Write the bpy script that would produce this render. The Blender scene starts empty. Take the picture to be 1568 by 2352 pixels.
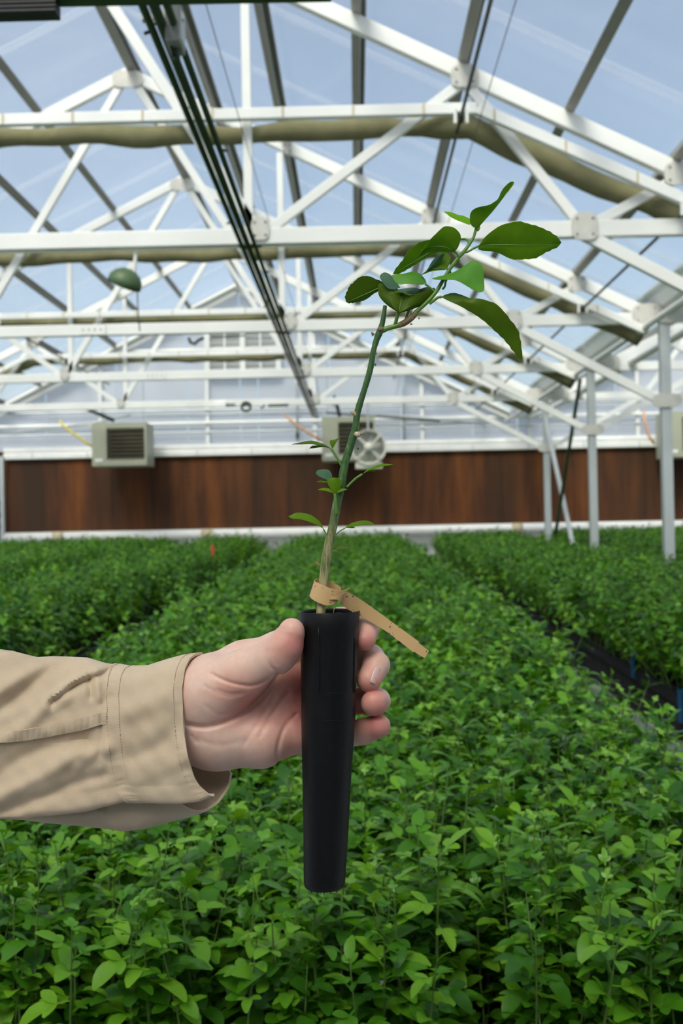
import bpy, math, random
import numpy as np
from mathutils import Vector, Matrix, Euler

random.seed(7)
rng = np.random.default_rng(7)
SC = bpy.context.scene
COL = SC.collection
PI = math.pi

# ------------------------------------------------------------------ camera
FPX, CX, CY = 2400.0, 784.0, 1176.0          # focal length in pixels of the 1568 x 2352 frame
YAW, PIT, ROL = 0.0143, 0.0106, 0.0190
CAMZ = 1.5
_c, _s, _cp, _sp = math.cos(YAW), math.sin(YAW), math.cos(PIT), math.sin(PIT)
F_ = Vector((-_s * _cp, _c * _cp, _sp)); R0 = Vector((_c, _s, 0)); U0 = Vector((_s * _sp, -_c * _sp, _cp))
R_ = R0 * math.cos(ROL) - U0 * math.sin(ROL)
U_ = R0 * math.sin(ROL) + U0 * math.cos(ROL)
CAM = Vector((0, 0, CAMZ))
cd = bpy.data.cameras.new('camera'); cam = bpy.data.objects.new('camera', cd); COL.objects.link(cam)
m = Matrix((( R_.x, U_.x, -F_.x, 0), (R_.y, U_.y, -F_.y, 0), (R_.z, U_.z, -F_.z, CAMZ), (0, 0, 0, 1)))
cam.matrix_world = m
cd.sensor_fit = 'HORIZONTAL'; cd.sensor_width = 24.0; cd.lens = 24.0 * FPX / 1568.0
cd.clip_start = 0.02; cd.clip_end = 500
cd.dof.use_dof = True; cd.dof.focus_distance = 0.70; cd.dof.aperture_fstop = 13.0
SC.camera = cam

# ------------------------------------------------------------------ world, sun, exposure
wd = bpy.data.worlds.new('sky'); SC.world = wd; wd.use_nodes = True
nt = wd.node_tree; nt.nodes.clear()
sky = nt.nodes.new('ShaderNodeTexSky'); sky.sky_type = 'NISHITA'; sky.sun_disc = False
sky.sun_elevation = math.radians(52); sky.sun_rotation = math.radians(200)
sky.air_density = 1.0; sky.dust_density = 4.0; sky.ozone_density = 1.0
bg = nt.nodes.new('ShaderNodeBackground'); bg.inputs[1].default_value = 0.20
wo = nt.nodes.new('ShaderNodeOutputWorld')
nt.links.new(sky.outputs[0], bg.inputs[0]); nt.links.new(bg.outputs[0], wo.inputs[0])
sd = bpy.data.lights.new('sun', 'SUN'); sun = bpy.data.objects.new('sun', sd); COL.objects.link(sun)
sd.energy = 3.3; sd.angle = math.radians(24); sd.color = (1.0, 0.95, 0.88)
SUN_DIR = Vector((0.28, 0.90, -0.95))          # the way the light travels
sun.rotation_euler = SUN_DIR.to_track_quat('-Z', 'Y').to_euler(); sun.location = (0, -5, 12)
vs = SC.view_settings
vs.view_transform = 'Standard'; vs.look = 'None'; vs.gamma = 1.0; vs.use_curve_mapping = False
vs.exposure = 0.0
SC.cycles.use_denoising = True
SC.cycles.transparent_max_bounces = 24
SC.cycles.max_bounces = 10
SC.cycles.diffuse_bounces = 4
SC.cycles.sample_clamp_indirect = 6.0

# ------------------------------------------------------------------ helpers
def ray(px, py):
    return (R_ * ((px - CX) / FPX) + U_ * (-(py - CY) / FPX) + F_)
def W(px, py, Y):
    """the point of the place seen at a photograph pixel, on the plane at depth Y down the house"""
    r = ray(px, py)
    return CAM + r * (Y / r.y)
HD = 0.70                                     # depth of the held tube
PX = HD / FPX                                 # metres per pixel there
def H(px, py, d=0.0):                         # a point near the hand; d is depth in the same small units
    return W(px, py, HD + d * PX)
def Hn(a):
    a = np.asarray(a, float)
    Rn, Un, Fn = map(np.array, (R_, U_, F_))
    r = ((a[:, 0] - CX) / FPX)[:, None] * Rn + (-(a[:, 1] - CY) / FPX)[:, None] * Un + Fn
    return np.array(CAM) + r * ((HD + a[:, 2] * PX) / r[:, 1])[:, None]

def lin(c):
    c = c / 255.0
    return c / 12.92 if c <= 0.04045 else ((c + 0.055) / 1.055) ** 2.4
def C(r, g, b): return (lin(r), lin(g), lin(b), 1)

class MB:
    """collects plain shapes into one mesh"""
    def __init__(s): s.v = []; s.f = []
    def add(s, vs, fs):
        o = len(s.v); s.v += [tuple(v) for v in vs]; s.f += [tuple(i + o for i in f) for f in fs]; return s
    def box(s, c, size, M=None):
        hx, hy, hz = (q / 2 for q in size); c = Vector(c)
        vs = [Vector((x, y, z)) for x in (-hx, hx) for y in (-hy, hy) for z in (-hz, hz)]
        if M is not None: vs = [M @ v for v in vs]
        return s.add([v + c for v in vs], [(0, 1, 3, 2), (4, 6, 7, 5), (0, 4, 5, 1), (2, 3, 7, 6), (0, 2, 6, 4), (1, 5, 7, 3)])
    def bar(s, a, b, w, h, up=(0, 1, 0)):
        """rectangular bar a-b; h across 'up', w across the third way"""
        a, b = Vector(a), Vector(b); d = (b - a); L = d.length
        if L < 1e-6: return s
        d /= L; u = Vector(up); u = (u - d * u.dot(d))
        if u.length < 1e-4: u = Vector((1, 0, 0)) - d * d.x
        u.normalize(); t = d.cross(u)
        vs = [p + t * (i * w / 2) + u * (j * h / 2) for p in (a, b) for i, j in ((-1, -1), (1, -1), (1, 1), (-1, 1))]
        return s.add(vs, [(0, 1, 2, 3), (7, 6, 5, 4), (0, 4, 5, 1), (1, 5, 6, 2), (2, 6, 7, 3), (3, 7, 4, 0)])
    def tube(s, pts, r, n=8, caps=True, flat=1.0):
        pts = [Vector(p) for p in pts]; k = len(pts)
        rr = list(r) if hasattr(r, '__len__') else [r] * k
        ref = None; vs = []
        for i in range(k):
            d = (pts[min(i + 1, k - 1)] - pts[max(i - 1, 0)]).normalized()
            if ref is None:
                ref = Vector((0, 1, 0)) if abs(d.y) < 0.9 else Vector((1, 0, 0))
            u = (ref - d * ref.dot(d)).normalized(); t = d.cross(u); ref = u
            for j in range(n):
                a = 2 * PI * j / n
                vs.append(pts[i] + (u * math.cos(a) * flat + t * math.sin(a)) * rr[i])
        fs = [(i * n + j, i * n + (j + 1) % n, (i + 1) * n + (j + 1) % n, (i + 1) * n + j) for i in range(k - 1) for j in range(n)]
        if caps: fs += [tuple(range(n))[::-1], tuple((k - 1) * n + j for j in range(n))]
        return s.add(vs, fs)
    def lathe(s, prof, c, axis='Z', n=32, M=None):
        c = Vector(c); vs = []; k = len(prof)
        for (r, h) in prof:
            for j in range(n):
                a = 2 * PI * j / n; x, y = r * math.cos(a), r * math.sin(a)
                p = Vector((x, y, h)) if axis == 'Z' else Vector((x, h, y))
                vs.append((M @ p if M is not None else p) + c)
        fs = [(i * n + j, i * n + (j + 1) % n, (i + 1) * n + (j + 1) % n, (i + 1) * n + j) for i in range(k - 1) for j in range(n)]
        return s.add(vs, fs)
    def ball(s, c, r, n=8, k=5):
        rx, ry, rz = r if hasattr(r, '__len__') else (r, r, r)
        c = Vector(c); vs = [c + Vector((0, 0, rz))]; fs = []
        for i in range(1, k):
            a = PI * i / k
            for j in range(n):
                b = 2 * PI * j / n
                vs.append(c + Vector((rx * math.sin(a) * math.cos(b), ry * math.sin(a) * math.sin(b), rz * math.cos(a))))
        vs.append(c - Vector((0, 0, rz))); e = len(vs) - 1
        for j in range(n):
            fs.append((0, 1 + j, 1 + (j + 1) % n)); fs.append((e, 1 + (k - 2) * n + (j + 1) % n, 1 + (k - 2) * n + j))
            for i in range(k - 2):
                fs.append((1 + i * n + j, 1 + (i + 1) * n + j, 1 + (i + 1) * n + (j + 1) % n, 1 + i * n + (j + 1) % n))
        return s.add(vs, fs)
    def prism(s, poly, n, depth):
        """flat polygon of points, extruded along vector n by depth"""
        k = len(poly); n = Vector(n).normalized() * depth
        vs = [Vector(p) for p in poly] + [Vector(p) + n for p in poly]
        return s.add(vs, [tuple(range(k))[::-1], tuple(range(k, 2 * k))] + [(i, (i + 1) % k, k + (i + 1) % k, k + i) for i in range(k)])
    def build(s, name, mat, parent=None, smooth=False, bevel=0.0):
        me = bpy.data.meshes.new(name)
        off = parent_loc(parent)
        me.from_pydata([tuple(Vector(v) - off) for v in s.v], [], s.f); me.update()
        return link_mesh(name, me, mat, parent, smooth, bevel)
def parent_loc(p):
    o = Vector((0, 0, 0))
    while p is not None:
        o += p.location; p = p.parent
    return o
def link_mesh(name, me, mat, parent=None, smooth=False, bevel=0.0):
    if mat is not None: me.materials.append(mat)
    if smooth: me.polygons.foreach_set('use_smooth', [True] * len(me.polygons))
    o = bpy.data.objects.new(name, me); COL.objects.link(o)
    if parent is not None: o.parent = parent
    if bevel:
        b = o.modifiers.new('edge', 'BEVEL'); b.width = bevel; b.segments = 2; b.limit_method = 'ANGLE'
    return o
def tag(o, label=None, cat=None, group=None, kind=None):
    if label: o['label'] = label
    if cat: o['category'] = cat
    if group: o['group'] = group
    if kind: o['kind'] = kind
    return o
def thing(name, label, cat, loc=(0, 0, 0), group=None, kind=None):
    o = bpy.data.objects.new(name, None); COL.objects.link(o); o.location = loc
    o.empty_display_size = 0.05
    return tag(o, label, cat, group, kind)

# ------------------------------------------------------------------ materials
class NT:
    def __init__(s, name):
        s.m = bpy.data.materials.new(name); s.m.use_nodes = True; s.t = s.m.node_tree; s.t.nodes.clear()
        s.out = s.n('OutputMaterial')
    def n(s, typ, **kw):
        nd = s.t.nodes.new('ShaderNode' + typ)
        for k, v in kw.items(): setattr(nd, k, v)
        return nd
    def l(s, a, b): s.t.links.new(a, b)
    def ramp(s, fac, stops):
        r = s.n('ValToRGB'); e = r.color_ramp.elements
        while len(e) < len(stops): e.new(0.5)
        for q, (p, c) in zip(e, stops): q.position = p; q.color = c
        s.l(fac, r.inputs[0]); return r.outputs[0]
    def mix(s, fac, a, b, typ='MIX'):
        x = s.n('MixRGB', blend_type=typ)
        for i, q in enumerate((fac, a, b)):
            if hasattr(q, 'is_linked'): s.l(q, x.inputs[i])
            else: x.inputs[i].default_value = q
        return x.outputs[0]
    def noise(s, scale, detail=3.0, vec=None, rough=0.55):
        x = s.n('TexNoise'); x.inputs['Scale'].default_value = scale; x.inputs['Detail'].default_value = detail; x.inputs['Roughness'].default_value = rough
        if vec is not None: s.l(vec, x.inputs['Vector'])
        return x.outputs['Fac']
    def coords(s, scale=(1, 1, 1), kind='Object'):
        tc = s.n('TexCoord'); mp = s.n('Mapping'); mp.inputs['Scale'].default_value = scale
        s.l(tc.outputs[kind], mp.inputs[0]); return mp.outputs[0]
    def bsdf(s, **kw):
        b = s.n('BsdfPrincipled')
        for k, v in kw.items():
            i = b.inputs[k.replace('_', ' ')]
            if hasattr(v, 'is_linked'): s.l(v, i)
            else: i.default_value = v
        return b
    def bump(s, h, strength=0.3, dist=0.001):
        b = s.n('Bump'); b.inputs['Strength'].default_value = strength; b.inputs['Distance'].default_value = dist
        s.l(h, b.inputs['Height']); return b.outputs[0]
    def done(s, sh): s.l(sh.outputs[0], s.out.inputs[0]); return s.m

def plain(name, col, rough=0.5, metal=0.0, var=0.08, scale=6.0, bump=0.0, spec=0.5):
    t = NT(name); v = t.coords()
    n = t.noise(scale, 4, v)
    dark = tuple(c * (1 - var * 2) for c in col[:3]) + (1,); lite = tuple(min(1, c * (1 + var)) for c in col[:3]) + (1,)
    c = t.ramp(n, [(0.3, dark), (0.7, lite)])
    b = t.bsdf(Base_Color=c, Roughness=rough, Metallic=metal, Specular_IOR_Level=spec)
    if bump: t.l(t.bump(t.noise(scale * 12, 3, v), 0.4, bump), b.inputs['Normal'])
    return t.done(b)

M_white = plain('white painted steel', C(240, 240, 236), 0.38, 0, 0.03, 2.0)
M_alu = plain('galvanised steel', C(196, 202, 202), 0.42, 0.25, 0.05, 3.0)
M_purlin = plain('grey steel purlin', C(158, 156, 148), 0.5, 0.1, 0.06, 3.0)
M_plate = plain('pale gusset steel', C(208, 206, 198), 0.5, 0.0, 0.06, 14.0)
M_bolt = plain('dull bolt steel', C(140, 138, 130), 0.5, 0.5)
M_khaki = plain('khaki shade cloth', C(132, 128, 92), 0.85, 0, 0.10, 9.0, 0.002)
M_greenpipe = plain('dark green painted pipe', C(44, 66, 36), 0.38, 0, 0.08, 8.0)
M_black = plain('matt black plastic', C(22, 22, 23), 0.5, 0, 0.1, 20.0)
M_rod = plain('dark steel rod', C(74, 84, 80), 0.45, 0.3)
M_box = plain('grey enclosure', C(150, 152, 148), 0.45)
M_beige = plain('grey beige heater enamel', C(176, 178, 156), 0.42, 0, 0.03)
M_darkin = plain('dark heater inside', C(62, 54, 44), 0.6)
M_louver = plain('heater louver steel', C(128, 122, 104), 0.4, 0.3)
M_fan = plain('cream fan housing', C(222, 222, 208), 0.4, 0, 0.04)
M_fanblade = plain('grey fan blade', C(168, 168, 156), 0.45)
M_pvc = plain('white pvc', C(246, 246, 243), 0.3, 0, 0.03)
M_tanring = plain('tan coupling', C(206, 192, 160), 0.5)
M_yellow = plain('yellow gas hose', C(222, 206, 92), 0.4)
M_peach = plain('peach hose', C(226, 170, 128), 0.45)
M_greenhood = plain('olive green hood', C(84, 108, 72), 0.45)
M_floor = plain('pale concrete', C(178, 180, 180), 0.8, 0, 0.08, 1.5)
M_soilground = plain('outside ground', C(150, 150, 130), 0.9, 0, 0.1, 0.4)
M_red = plain('red stake plastic', C(214, 40, 52), 0.4)
M_blue = plain('blue clip plastic', C(28, 84, 128), 0.4)
M_rack = plain('black seedling rack', C(30, 31, 32), 0.55, 0, 0.15, 15.0)
M_soil = plain('dark potting soil', C(38, 32, 26), 0.95, 0, 0.3, 300.0, 0.001)

def poly_mat(name, haze, ribs, tint, axis):
    """twin-wall polycarbonate: mostly clear, ribbed, with a little white haze"""
    t = NT(name)
    v = t.coords()
    w = t.n('TexWave', wave_type='BANDS', bands_direction=axis); w.inputs['Scale'].default_value = ribs
    t.l(v, w.inputs['Vector'])
    r = t.n('MapRange'); r.inputs['To Min'].default_value = haze; r.inputs['To Max'].default_value = haze + 0.08
    t.l(w.outputs['Fac'], r.inputs[0])
    tr = t.n('BsdfTransparent'); tr.inputs[0].default_value = tint
    d = t.n('BsdfDiffuse'); d.inputs[0].default_value = (0.90, 0.91, 0.94, 1)
    tl = t.n('BsdfTranslucent'); tl.inputs[0].default_value = (0.86, 0.89, 0.93, 1)
    m1 = t.n('MixShader'); m1.inputs[0].default_value = 0.6; t.l(d.outputs[0], m1.inputs[1]); t.l(tl.outputs[0], m1.inputs[2])
    m2 = t.n('MixShader'); t.l(r.outputs[0], m2.inputs[0]); t.l(tr.outputs[0], m2.inputs[1]); t.l(m1.outputs[0], m2.inputs[2])
    g = t.n('BsdfGlossy'); g.inputs['Roughness'].default_value = 0.15
    m3 = t.n('MixShader'); m3.inputs[0].default_value = 0.03; t.l(m2.outputs[0], m3.inputs[1]); t.l(g.outputs[0], m3.inputs[2])
    return t.done(m3)
M_roofpc = poly_mat('clear roof polycarbonate', 0.11, 15.0, (0.96, 0.993, 0.98, 1), 'Y')
M_wallpc = poly_mat('hazy wall polycarbonate', 0.80, 9.0, (0.93, 0.95, 1.0, 1), 'X')
M_softgable = poly_mat('added sun softening gable', 0.33, 9.0, (0.95, 0.97, 1.0, 1), 'X')  # for the added gable behind the camera; haze set to soften the sun
M_seam = poly_mat('frosted glazing bar', 0.20, 1.0, (0.95, 0.97, 1.0, 1), 'Y')

def pad_mat():
    t = NT('brown cooling pad')
    v = t.coords((3.0, 1.0, 0.35), 'Object'); n = t.noise(1.6, 6, v, 0.6)
    v2 = t.coords((0.7, 1, 0.12)); n2 = t.noise(1.4, 3, v2)
    w = t.n('TexWave', wave_type='BANDS', bands_direction='Z'); w.inputs['Scale'].default_value = 9.0; w.inputs['Distortion'].default_value = 1.0
    t.l(t.coords(), w.inputs['Vector'])
    c = t.ramp(n, [(0.30, C(56, 29, 9)), (0.50, C(98, 53, 16)), (0.70, C(122, 70, 22))])
    c2 = t.mix(t.ramp(n2, [(0.36, (0, 0, 0, 1)), (0.60, (1, 1, 1, 1))]), C(54, 33, 13), c)
    b = t.bsdf(Base_Color=c2, Roughness=0.85)
    t.l(t.bump(w.outputs['Fac'], 0.5, 0.01), b.inputs['Normal'])
    return t.done(b)
M_pad = pad_mat()

def leaf_mat(name, dark, mid, lite, trans=0.30, rough=0.36, objrand=0.8):
    t = NT(name)
    oi = t.n('ObjectInfo'); v = t.coords()
    n = t.noise(60, 2, v)
    ad = t.n('Math', operation='MULTIPLY_ADD'); t.l(oi.outputs['Random'], ad.inputs[0]); ad.inputs[1].default_value = objrand
    mu = t.n('Math', operation='MULTIPLY'); t.l(n, mu.inputs[0]); mu.inputs[1].default_value = 1 - objrand
    t.l(mu.outputs[0], ad.inputs[2])
    at = t.n('Attribute', attribute_name='tone')
    a2 = t.n('Math', operation='ADD'); t.l(ad.outputs[0], a2.inputs[0]); t.l(at.outputs['Fac'], a2.inputs[1])
    c = t.ramp(a2.outputs[0], [(0.05, dark), (0.5, mid), (0.98, lite)])
    b = t.bsdf(Base_Color=c, Roughness=rough, Specular_IOR_Level=0.42)
    tl = t.n('BsdfTranslucent')
    t.l(t.mix(1.0, c, (1.5, 1.35, 0.5, 1), 'MULTIPLY'), tl.inputs[0])
    mx = t.n('MixShader'); mx.inputs[0].default_value = trans; t.l(b.outputs[0], mx.inputs[1]); t.l(tl.outputs[0], mx.inputs[2])
    return t.done(mx)
M_leaf = leaf_mat('seedling leaf', C(34, 82, 14), C(78, 136, 24), C(126, 176, 44), 0.32)
M_leafyoung = leaf_mat('young seedling leaf', C(74, 130, 36), C(98, 154, 46), C(128, 176, 60), 0.32)
M_stemgreen = plain('green seedling stem', C(84, 112, 46), 0.5, 0, 0.12, 40.0)

# ------------------------------------------------------------------ the setting
Y1, SP = 6.343, 2.8835                        # first truss in view, truss spacing
RX, RZ = -1.954, 4.06 + CAMZ                  # ridge
HALF, SLOPE = 4.57, 0.492
EZ = RZ - SLOPE * HALF
YW = Y1 + 4 * SP                              # end wall
YB = -1.6                                     # where the model stops behind the camera
def roofz(x, cx=RX): return RZ - SLOPE * abs(x - cx)
RX2 = RX + 2 * HALF + 0.32                    # ridge of the next bay to the right

fl = MB().box((-0.5, 8.2, -0.05), (17, 21, 0.1)).build('floor', M_floor); tag(fl, kind='structure')
gr = MB().box((0, 20, -0.25), (300, 300, 0.2)).build('ground', M_soilground); tag(gr, kind='structure')

def empty_struct(name):
    o = bpy.data.objects.new(name, None); COL.objects.link(o); tag(o, kind='structure'); return o
ceil = empty_struct('ceiling')
pw = 1.20
npan = int((YW - YB) / pw) + 1
panel_mesh = {}
def roof_side(cx, sgn):
    x0, x1 = cx, cx + sgn * (HALF + 0.02)
    n = Vector((sgn * SLOPE, 0, 1)).normalized()
    up = 0.14
    a0 = Vector((x0, 0, RZ)) + n * up; a1 = Vector((x1, 0, EZ)) + n * up
    for k in range(npan):
        ya = YW - (k + 1) * pw + 0.01; yb = YW - k * pw - 0.01
        key = (cx, sgn)
        if key not in panel_mesh:
            mb = MB(); poly = [a0 + Vector((0, -0.59, 0)), a1 + Vector((0, -0.59, 0)), a1 + Vector((0, 0.59, 0)), a0 + Vector((0, 0.59, 0))]
            mb.prism(poly, n, 0.010)
            o = mb.build('glazing_panel', M_roofpc, ceil); panel_mesh[key] = o.data
            o.location = (0, (ya + yb) / 2, 0)
            mb = MB().bar(a0, a1, 0.105, 0.016, n)
            s_ = mb.build('glazing_bar', M_seam, ceil); panel_mesh[key + ('bar',)] = s_.data
            s_.location = (0, yb + 0.01, 0)
        else:
            o = bpy.data.objects.new('glazing_panel', panel_mesh[key]); COL.objects.link(o); o.parent = ceil; o.location = (0, (ya + yb) / 2, 0)
            s_ = bpy.data.objects.new('glazing_bar', panel_mesh[key + ('bar',)]); COL.objects.link(s_); s_.parent = ceil; s_.location = (0, yb + 0.01, 0)
roof_side(RX, -1); roof_side(RX, 1); roof_side(RX2, -1); roof_side(RX2, 1)

# end wall of hazy panels, gable shaped, above and below the cooling pad
wall = empty_struct('wall_back')
xl, xr = RX - HALF, RX2 + HALF
def topz(x):
    return roofz(x, RX) if x < (RX + RX2) / 2 else roofz(x, RX2)
xs = sorted(set([xl + 1.22 * i for i in range(int((xr - xl) / 1.22) + 1)] + [xr, RX, RX2, (RX + RX2) / 2]))
PADZ0, PADZ1 = CAMZ - 0.055, CAMZ + 1.185
for i in range(len(xs) - 1):
    a, b = xs[i] + 0.012, xs[i + 1] - 0.012
    if b - a < 0.05: continue
    MB().prism([(a, YW, PADZ1 + 0.1), (b, YW, PADZ1 + 0.1), (b, YW, max(topz(b), PADZ1 + .15) + 0.1), (a, YW, max(topz(a), PADZ1 + .15) + 0.1)], (0, 1, 0), 0.012).build('glazing_panel', M_wallpc, wall)
    MB().prism([(a, YW, 0.0), (b, YW, 0.0), (b, YW, PADZ0 - 0.05), (a, YW, PADZ0 - 0.05)], (0, 1, 0), 0.02).build('wall_panel', M_pvc, wall)
MB().box(((xl + xr) / 2, YW + .01, (PADZ0 + PADZ1) / 2), (xr - xl, .02, PADZ1 - PADZ0 + .3)).build('wall_panel', M_pad, wall)
for i, x in enumerate(np.arange(xl + 0.35, xr, 1.83)):
    MB().bar((x, YW - 0.05, PADZ1), (x, YW - 0.05, topz(x) - 0.05), 0.06, 0.06).build('wall_mullion', M_white, wall)
for z, r, mt in ((1.752, .03, M_white), (1.98, 0.018, M_alu), (1.60, 0.014, M_alu), (3.0, .03, M_white)):
    MB().tube([(xl + 0.1 if z < 2.5 else RX - 2.1, YW - 0.1, CAMZ + z), (xr if z < 2.5 else RX + 2.1, YW - 0.1, CAMZ + z)], r, 8).build('wall_girt', mt, wall)
wl = empty_struct('wall_left')
for k in range(npan):
    MB().box((xl - 0.02, YW - (k + .5) * pw, (EZ + 0.1) / 2), (0.012, pw - 0.02, EZ + 0.1)).build('glazing_panel', M_wallpc, wl)
M_shadewall = plain('added shade wall', C(168, 170, 168), 0.7, 0, 0.05, 1.0)
wf = empty_struct('added_shade_wall'); WFZ = 2.7  # unseen wall added behind the camera to shade the hand and near plants
MB().box(((xl + xr) / 2, YB - .3, WFZ / 2), (xr - xl, .1, WFZ)).build('wall_panel', M_shadewall, wf)
for i in range(len(xs) - 1):
    a, c = xs[i] + .012, xs[i + 1] - .012
    if c - a > .05: MB().prism([(a, YB - .3, WFZ), (c, YB - .3, WFZ), (c, YB - .3, topz(c) + .1), (a, YB - .3, topz(a) + .1)], (0, 1, 0), .012).build('glazing_panel', M_softgable, wf)
wr = empty_struct('wall_right')
for k in range(npan):
    MB().box((xr + 0.02, YW - (k + .5) * pw, (EZ + 0.1) / 2), (0.012, pw - 0.02, EZ + 0.1)).build('glazing_panel', M_wallpc, wr)

# gable trim rafters on the end wall
for nm, cx in (('trim_1', RX), ('trim_2', RX2)):
    mb = MB()
    for sg in (-1, 1):
        mb.bar((cx, YW - 0.12, RZ - 0.06), (cx + sg * HALF, YW - 0.12, EZ - 0.06), 0.10, 0.12)
        mb.bar((cx, YW - 0.22, RZ + 0.02), (cx + sg * HALF, YW - 0.22, EZ + 0.02), 0.05, 0.08)
    tag(mb.build(nm, M_white), kind='structure')

# ------------------------------------------------------------------ purlins (run the length of the house)
def purlin(x, z, label, w=0.055, h=0.085, mat=M_purlin):
    sl = math.atan(SLOPE) * (1 if x < RX else -1)
    if abs(x - RX) < 0.05: sl = 0
    M = Matrix.Rotation(-sl, 3, 'Y')
    mb = MB(); L = YW - YB
    for dx, dz, ww, hh in ((0, 0, 0.012, h), (w / 2, h / 2, w, 0.012), (w / 2, -h / 2, w, 0.012)):
        mb.box(Vector((x, (YW + YB) / 2, z)) + M @ Vector((dx, 0, dz)), (ww, L, hh), M)
    o = mb.build('roof_purlin', mat); tag(o, label, 'purlin', 'purlins under the clear roof'); return o
ords = ['first', 'second', 'third', 'fourth', 'fifth', 'sixth']
purlin(RX, RZ + 0.05, 'grey ridge purlin along the peak of the clear roof', 0.07, 0.11)
for i, x in enumerate((-1.213, -0.59, 0.05, 0.69, 1.33, 1.97)):
    purlin(x, roofz(x) + 0.075, 'grey purlin under the right roof slope, %s below the ridge' % ords[i])
for i, x in enumerate((-2.80, -3.44, -4.08, -4.72, -5.36, -6.0)):
    purlin(x, roofz(x) + 0.075, 'grey purlin under the left roof slope, %s below the ridge' % ords[i])
for i, x in enumerate((3.6, 4.3, 5.0)):
    mb = MB().box((x, (YW + YB) / 2, roofz(x, RX2) + 0.075), (0.05, YW - YB, 0.08)); o = mb.build('roof_purlin', M_purlin)
    tag(o, 'grey purlin in the next bay beyond the posts, %s above the gutter' % ords[i], 'purlin', 'purlins under the clear roof')

# ------------------------------------------------------------------ trusses
NZ = 1.752 + CAMZ
def gusset(mb, x, y, z, w, h, round_=True):
    k = 14; poly = []
    for j in range(k):
        a = 2 * PI * j / k; e = 0.62
        cx_, sx_ = math.cos(a), math.sin(a)
        poly.append((x + w / 2 * math.copysign(abs(cx_) ** e, cx_), y, z + h / 2 * math.copysign(abs(sx_) ** e, sx_)))
    mb.prism(poly, (0, -1, 0), 0.012)
names = ['just over the camera', 'nearest in full view', 'second in view', 'third in view', 'fourth in view, next to the end wall']
posts = {}
def truss(k):
    y = Y1 + (k - 1) * SP if k else 3.2
    t = thing('roof_truss', 'white steel roof truss, %s' % names[k], 'truss', (RX, y, NZ), 'roof trusses of the main bay')
    for sg in (-1, 1):
        X = lambda d: RX + sg * d
        MB().bar((RX, y, RZ - 0.03), (X(HALF), y, EZ - 0.03), 0.10, 0.06).build('rafter', M_white, t, bevel=.006)
    MB().bar((RX - HALF, y, NZ), (RX + HALF, y, NZ), 0.10, 0.06).build('bottom_chord', M_white, t, bevel=.006)
    for sg in (-1, 1):
        X = lambda d: RX + sg * d
        n1, n2, r1, r2, r3, po = 1.404, 3.364, 1.404, 2.659, 3.93, HALF + 0.09
        rz = lambda d: RZ - SLOPE * d - 0.08
        for a, b, w in (((n1, NZ), (0.05, RZ - .1), .066), ((n1 - .07, NZ), (n1 - .07, rz(n1)), .055), ((n1, NZ), (r2, rz(r2)), .06),
                        ((r2, rz(r2)), (n2, NZ), .06), ((n2, NZ), (r3, rz(r3)), .06), ((n2, NZ - .03), (po, CAMZ + 1.013), .075)):
            MB().bar((X(a[0]), y - 0.005, a[1]), (X(b[0]), y - 0.005, b[1]), w, 0.045).build('web_bar', M_white, t, bevel=.004)
        for (d, z, w, h) in ((n1, NZ + 0.04, .11, .14), (n2, NZ + 0.01, .16, .17), (r1, rz(r1) + .03, .08, .10), (r2, rz(r2) + 0.02, .17, .14), (r3, rz(r3) + 0.02, .17, .14), (HALF - 0.04, EZ - 0.03, .25, .19)):
            mb = MB(); gusset(mb, X(d), y - 0.034, z, w, h); g = mb.build('gusset_plate', M_plate, t)
            mb = MB()
            for bx in (-.3, .3):
                for bz in (-.28, .28): mb.ball((X(d) + bx * w, y - 0.048, z + bz * h), 0.008, 6, 4)
            tag(mb.build('bolt', M_bolt, g), kind='stuff')
    mb = MB(); gusset(mb, RX, y - 0.034, RZ - 0.09, .28, .15); mb.build('gusset_plate', M_plate, t)
    # a flat splice plate with bolts on the chord
    for dx in (-.35,):
        mb = MB().box((RX + dx, y - 0.036, NZ), (0.24, 0.012, 0.09)); s_ = mb.build('splice_plate', M_white, t)
        mb = MB()
        for q in range(4): mb.ball((RX + dx - .08 + .052 * q, y - 0.044, NZ), .008, 6, 4)
        tag(mb.build('bolt', M_bolt, s_), kind='stuff')
for k in range(0, 5): truss(k)
pn = {0: 'beside the camera', 1: 'out past the right edge of the bench', 2: 'tallest and nearest in the right seedling bed', 3: 'middle of the row in the right bed', 4: 'third of the row in the right bed'}
for k in range(0, 5):
    y = Y1 + (k - 1) * SP
    px = RX + HALF + 0.12
    p = thing('support_post', 'square pale steel post, %s' % pn[k], 'post', (px, y, 0), 'posts along the gutter line')
    MB().box((px, y, EZ / 2 - .04), (0.088, 0.088, EZ - 0.08)).build('shaft', M_alu, p, bevel=.006)
    MB().box((px, y, 0.01), (0.2, 0.2, 0.02)).build('base_plate', M_alu, p)
    if k < 5:
        mb = MB(); gusset(mb, px, y - 0.052, CAMZ + 1.02, .26, .12); mb.build('gusset_plate', M_plate, p)
    mb = MB(); gusset(mb, px + .12, y - 0.052, EZ - 0.02, .42, .20); mb.build('gusset_plate', M_plate, p)
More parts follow.
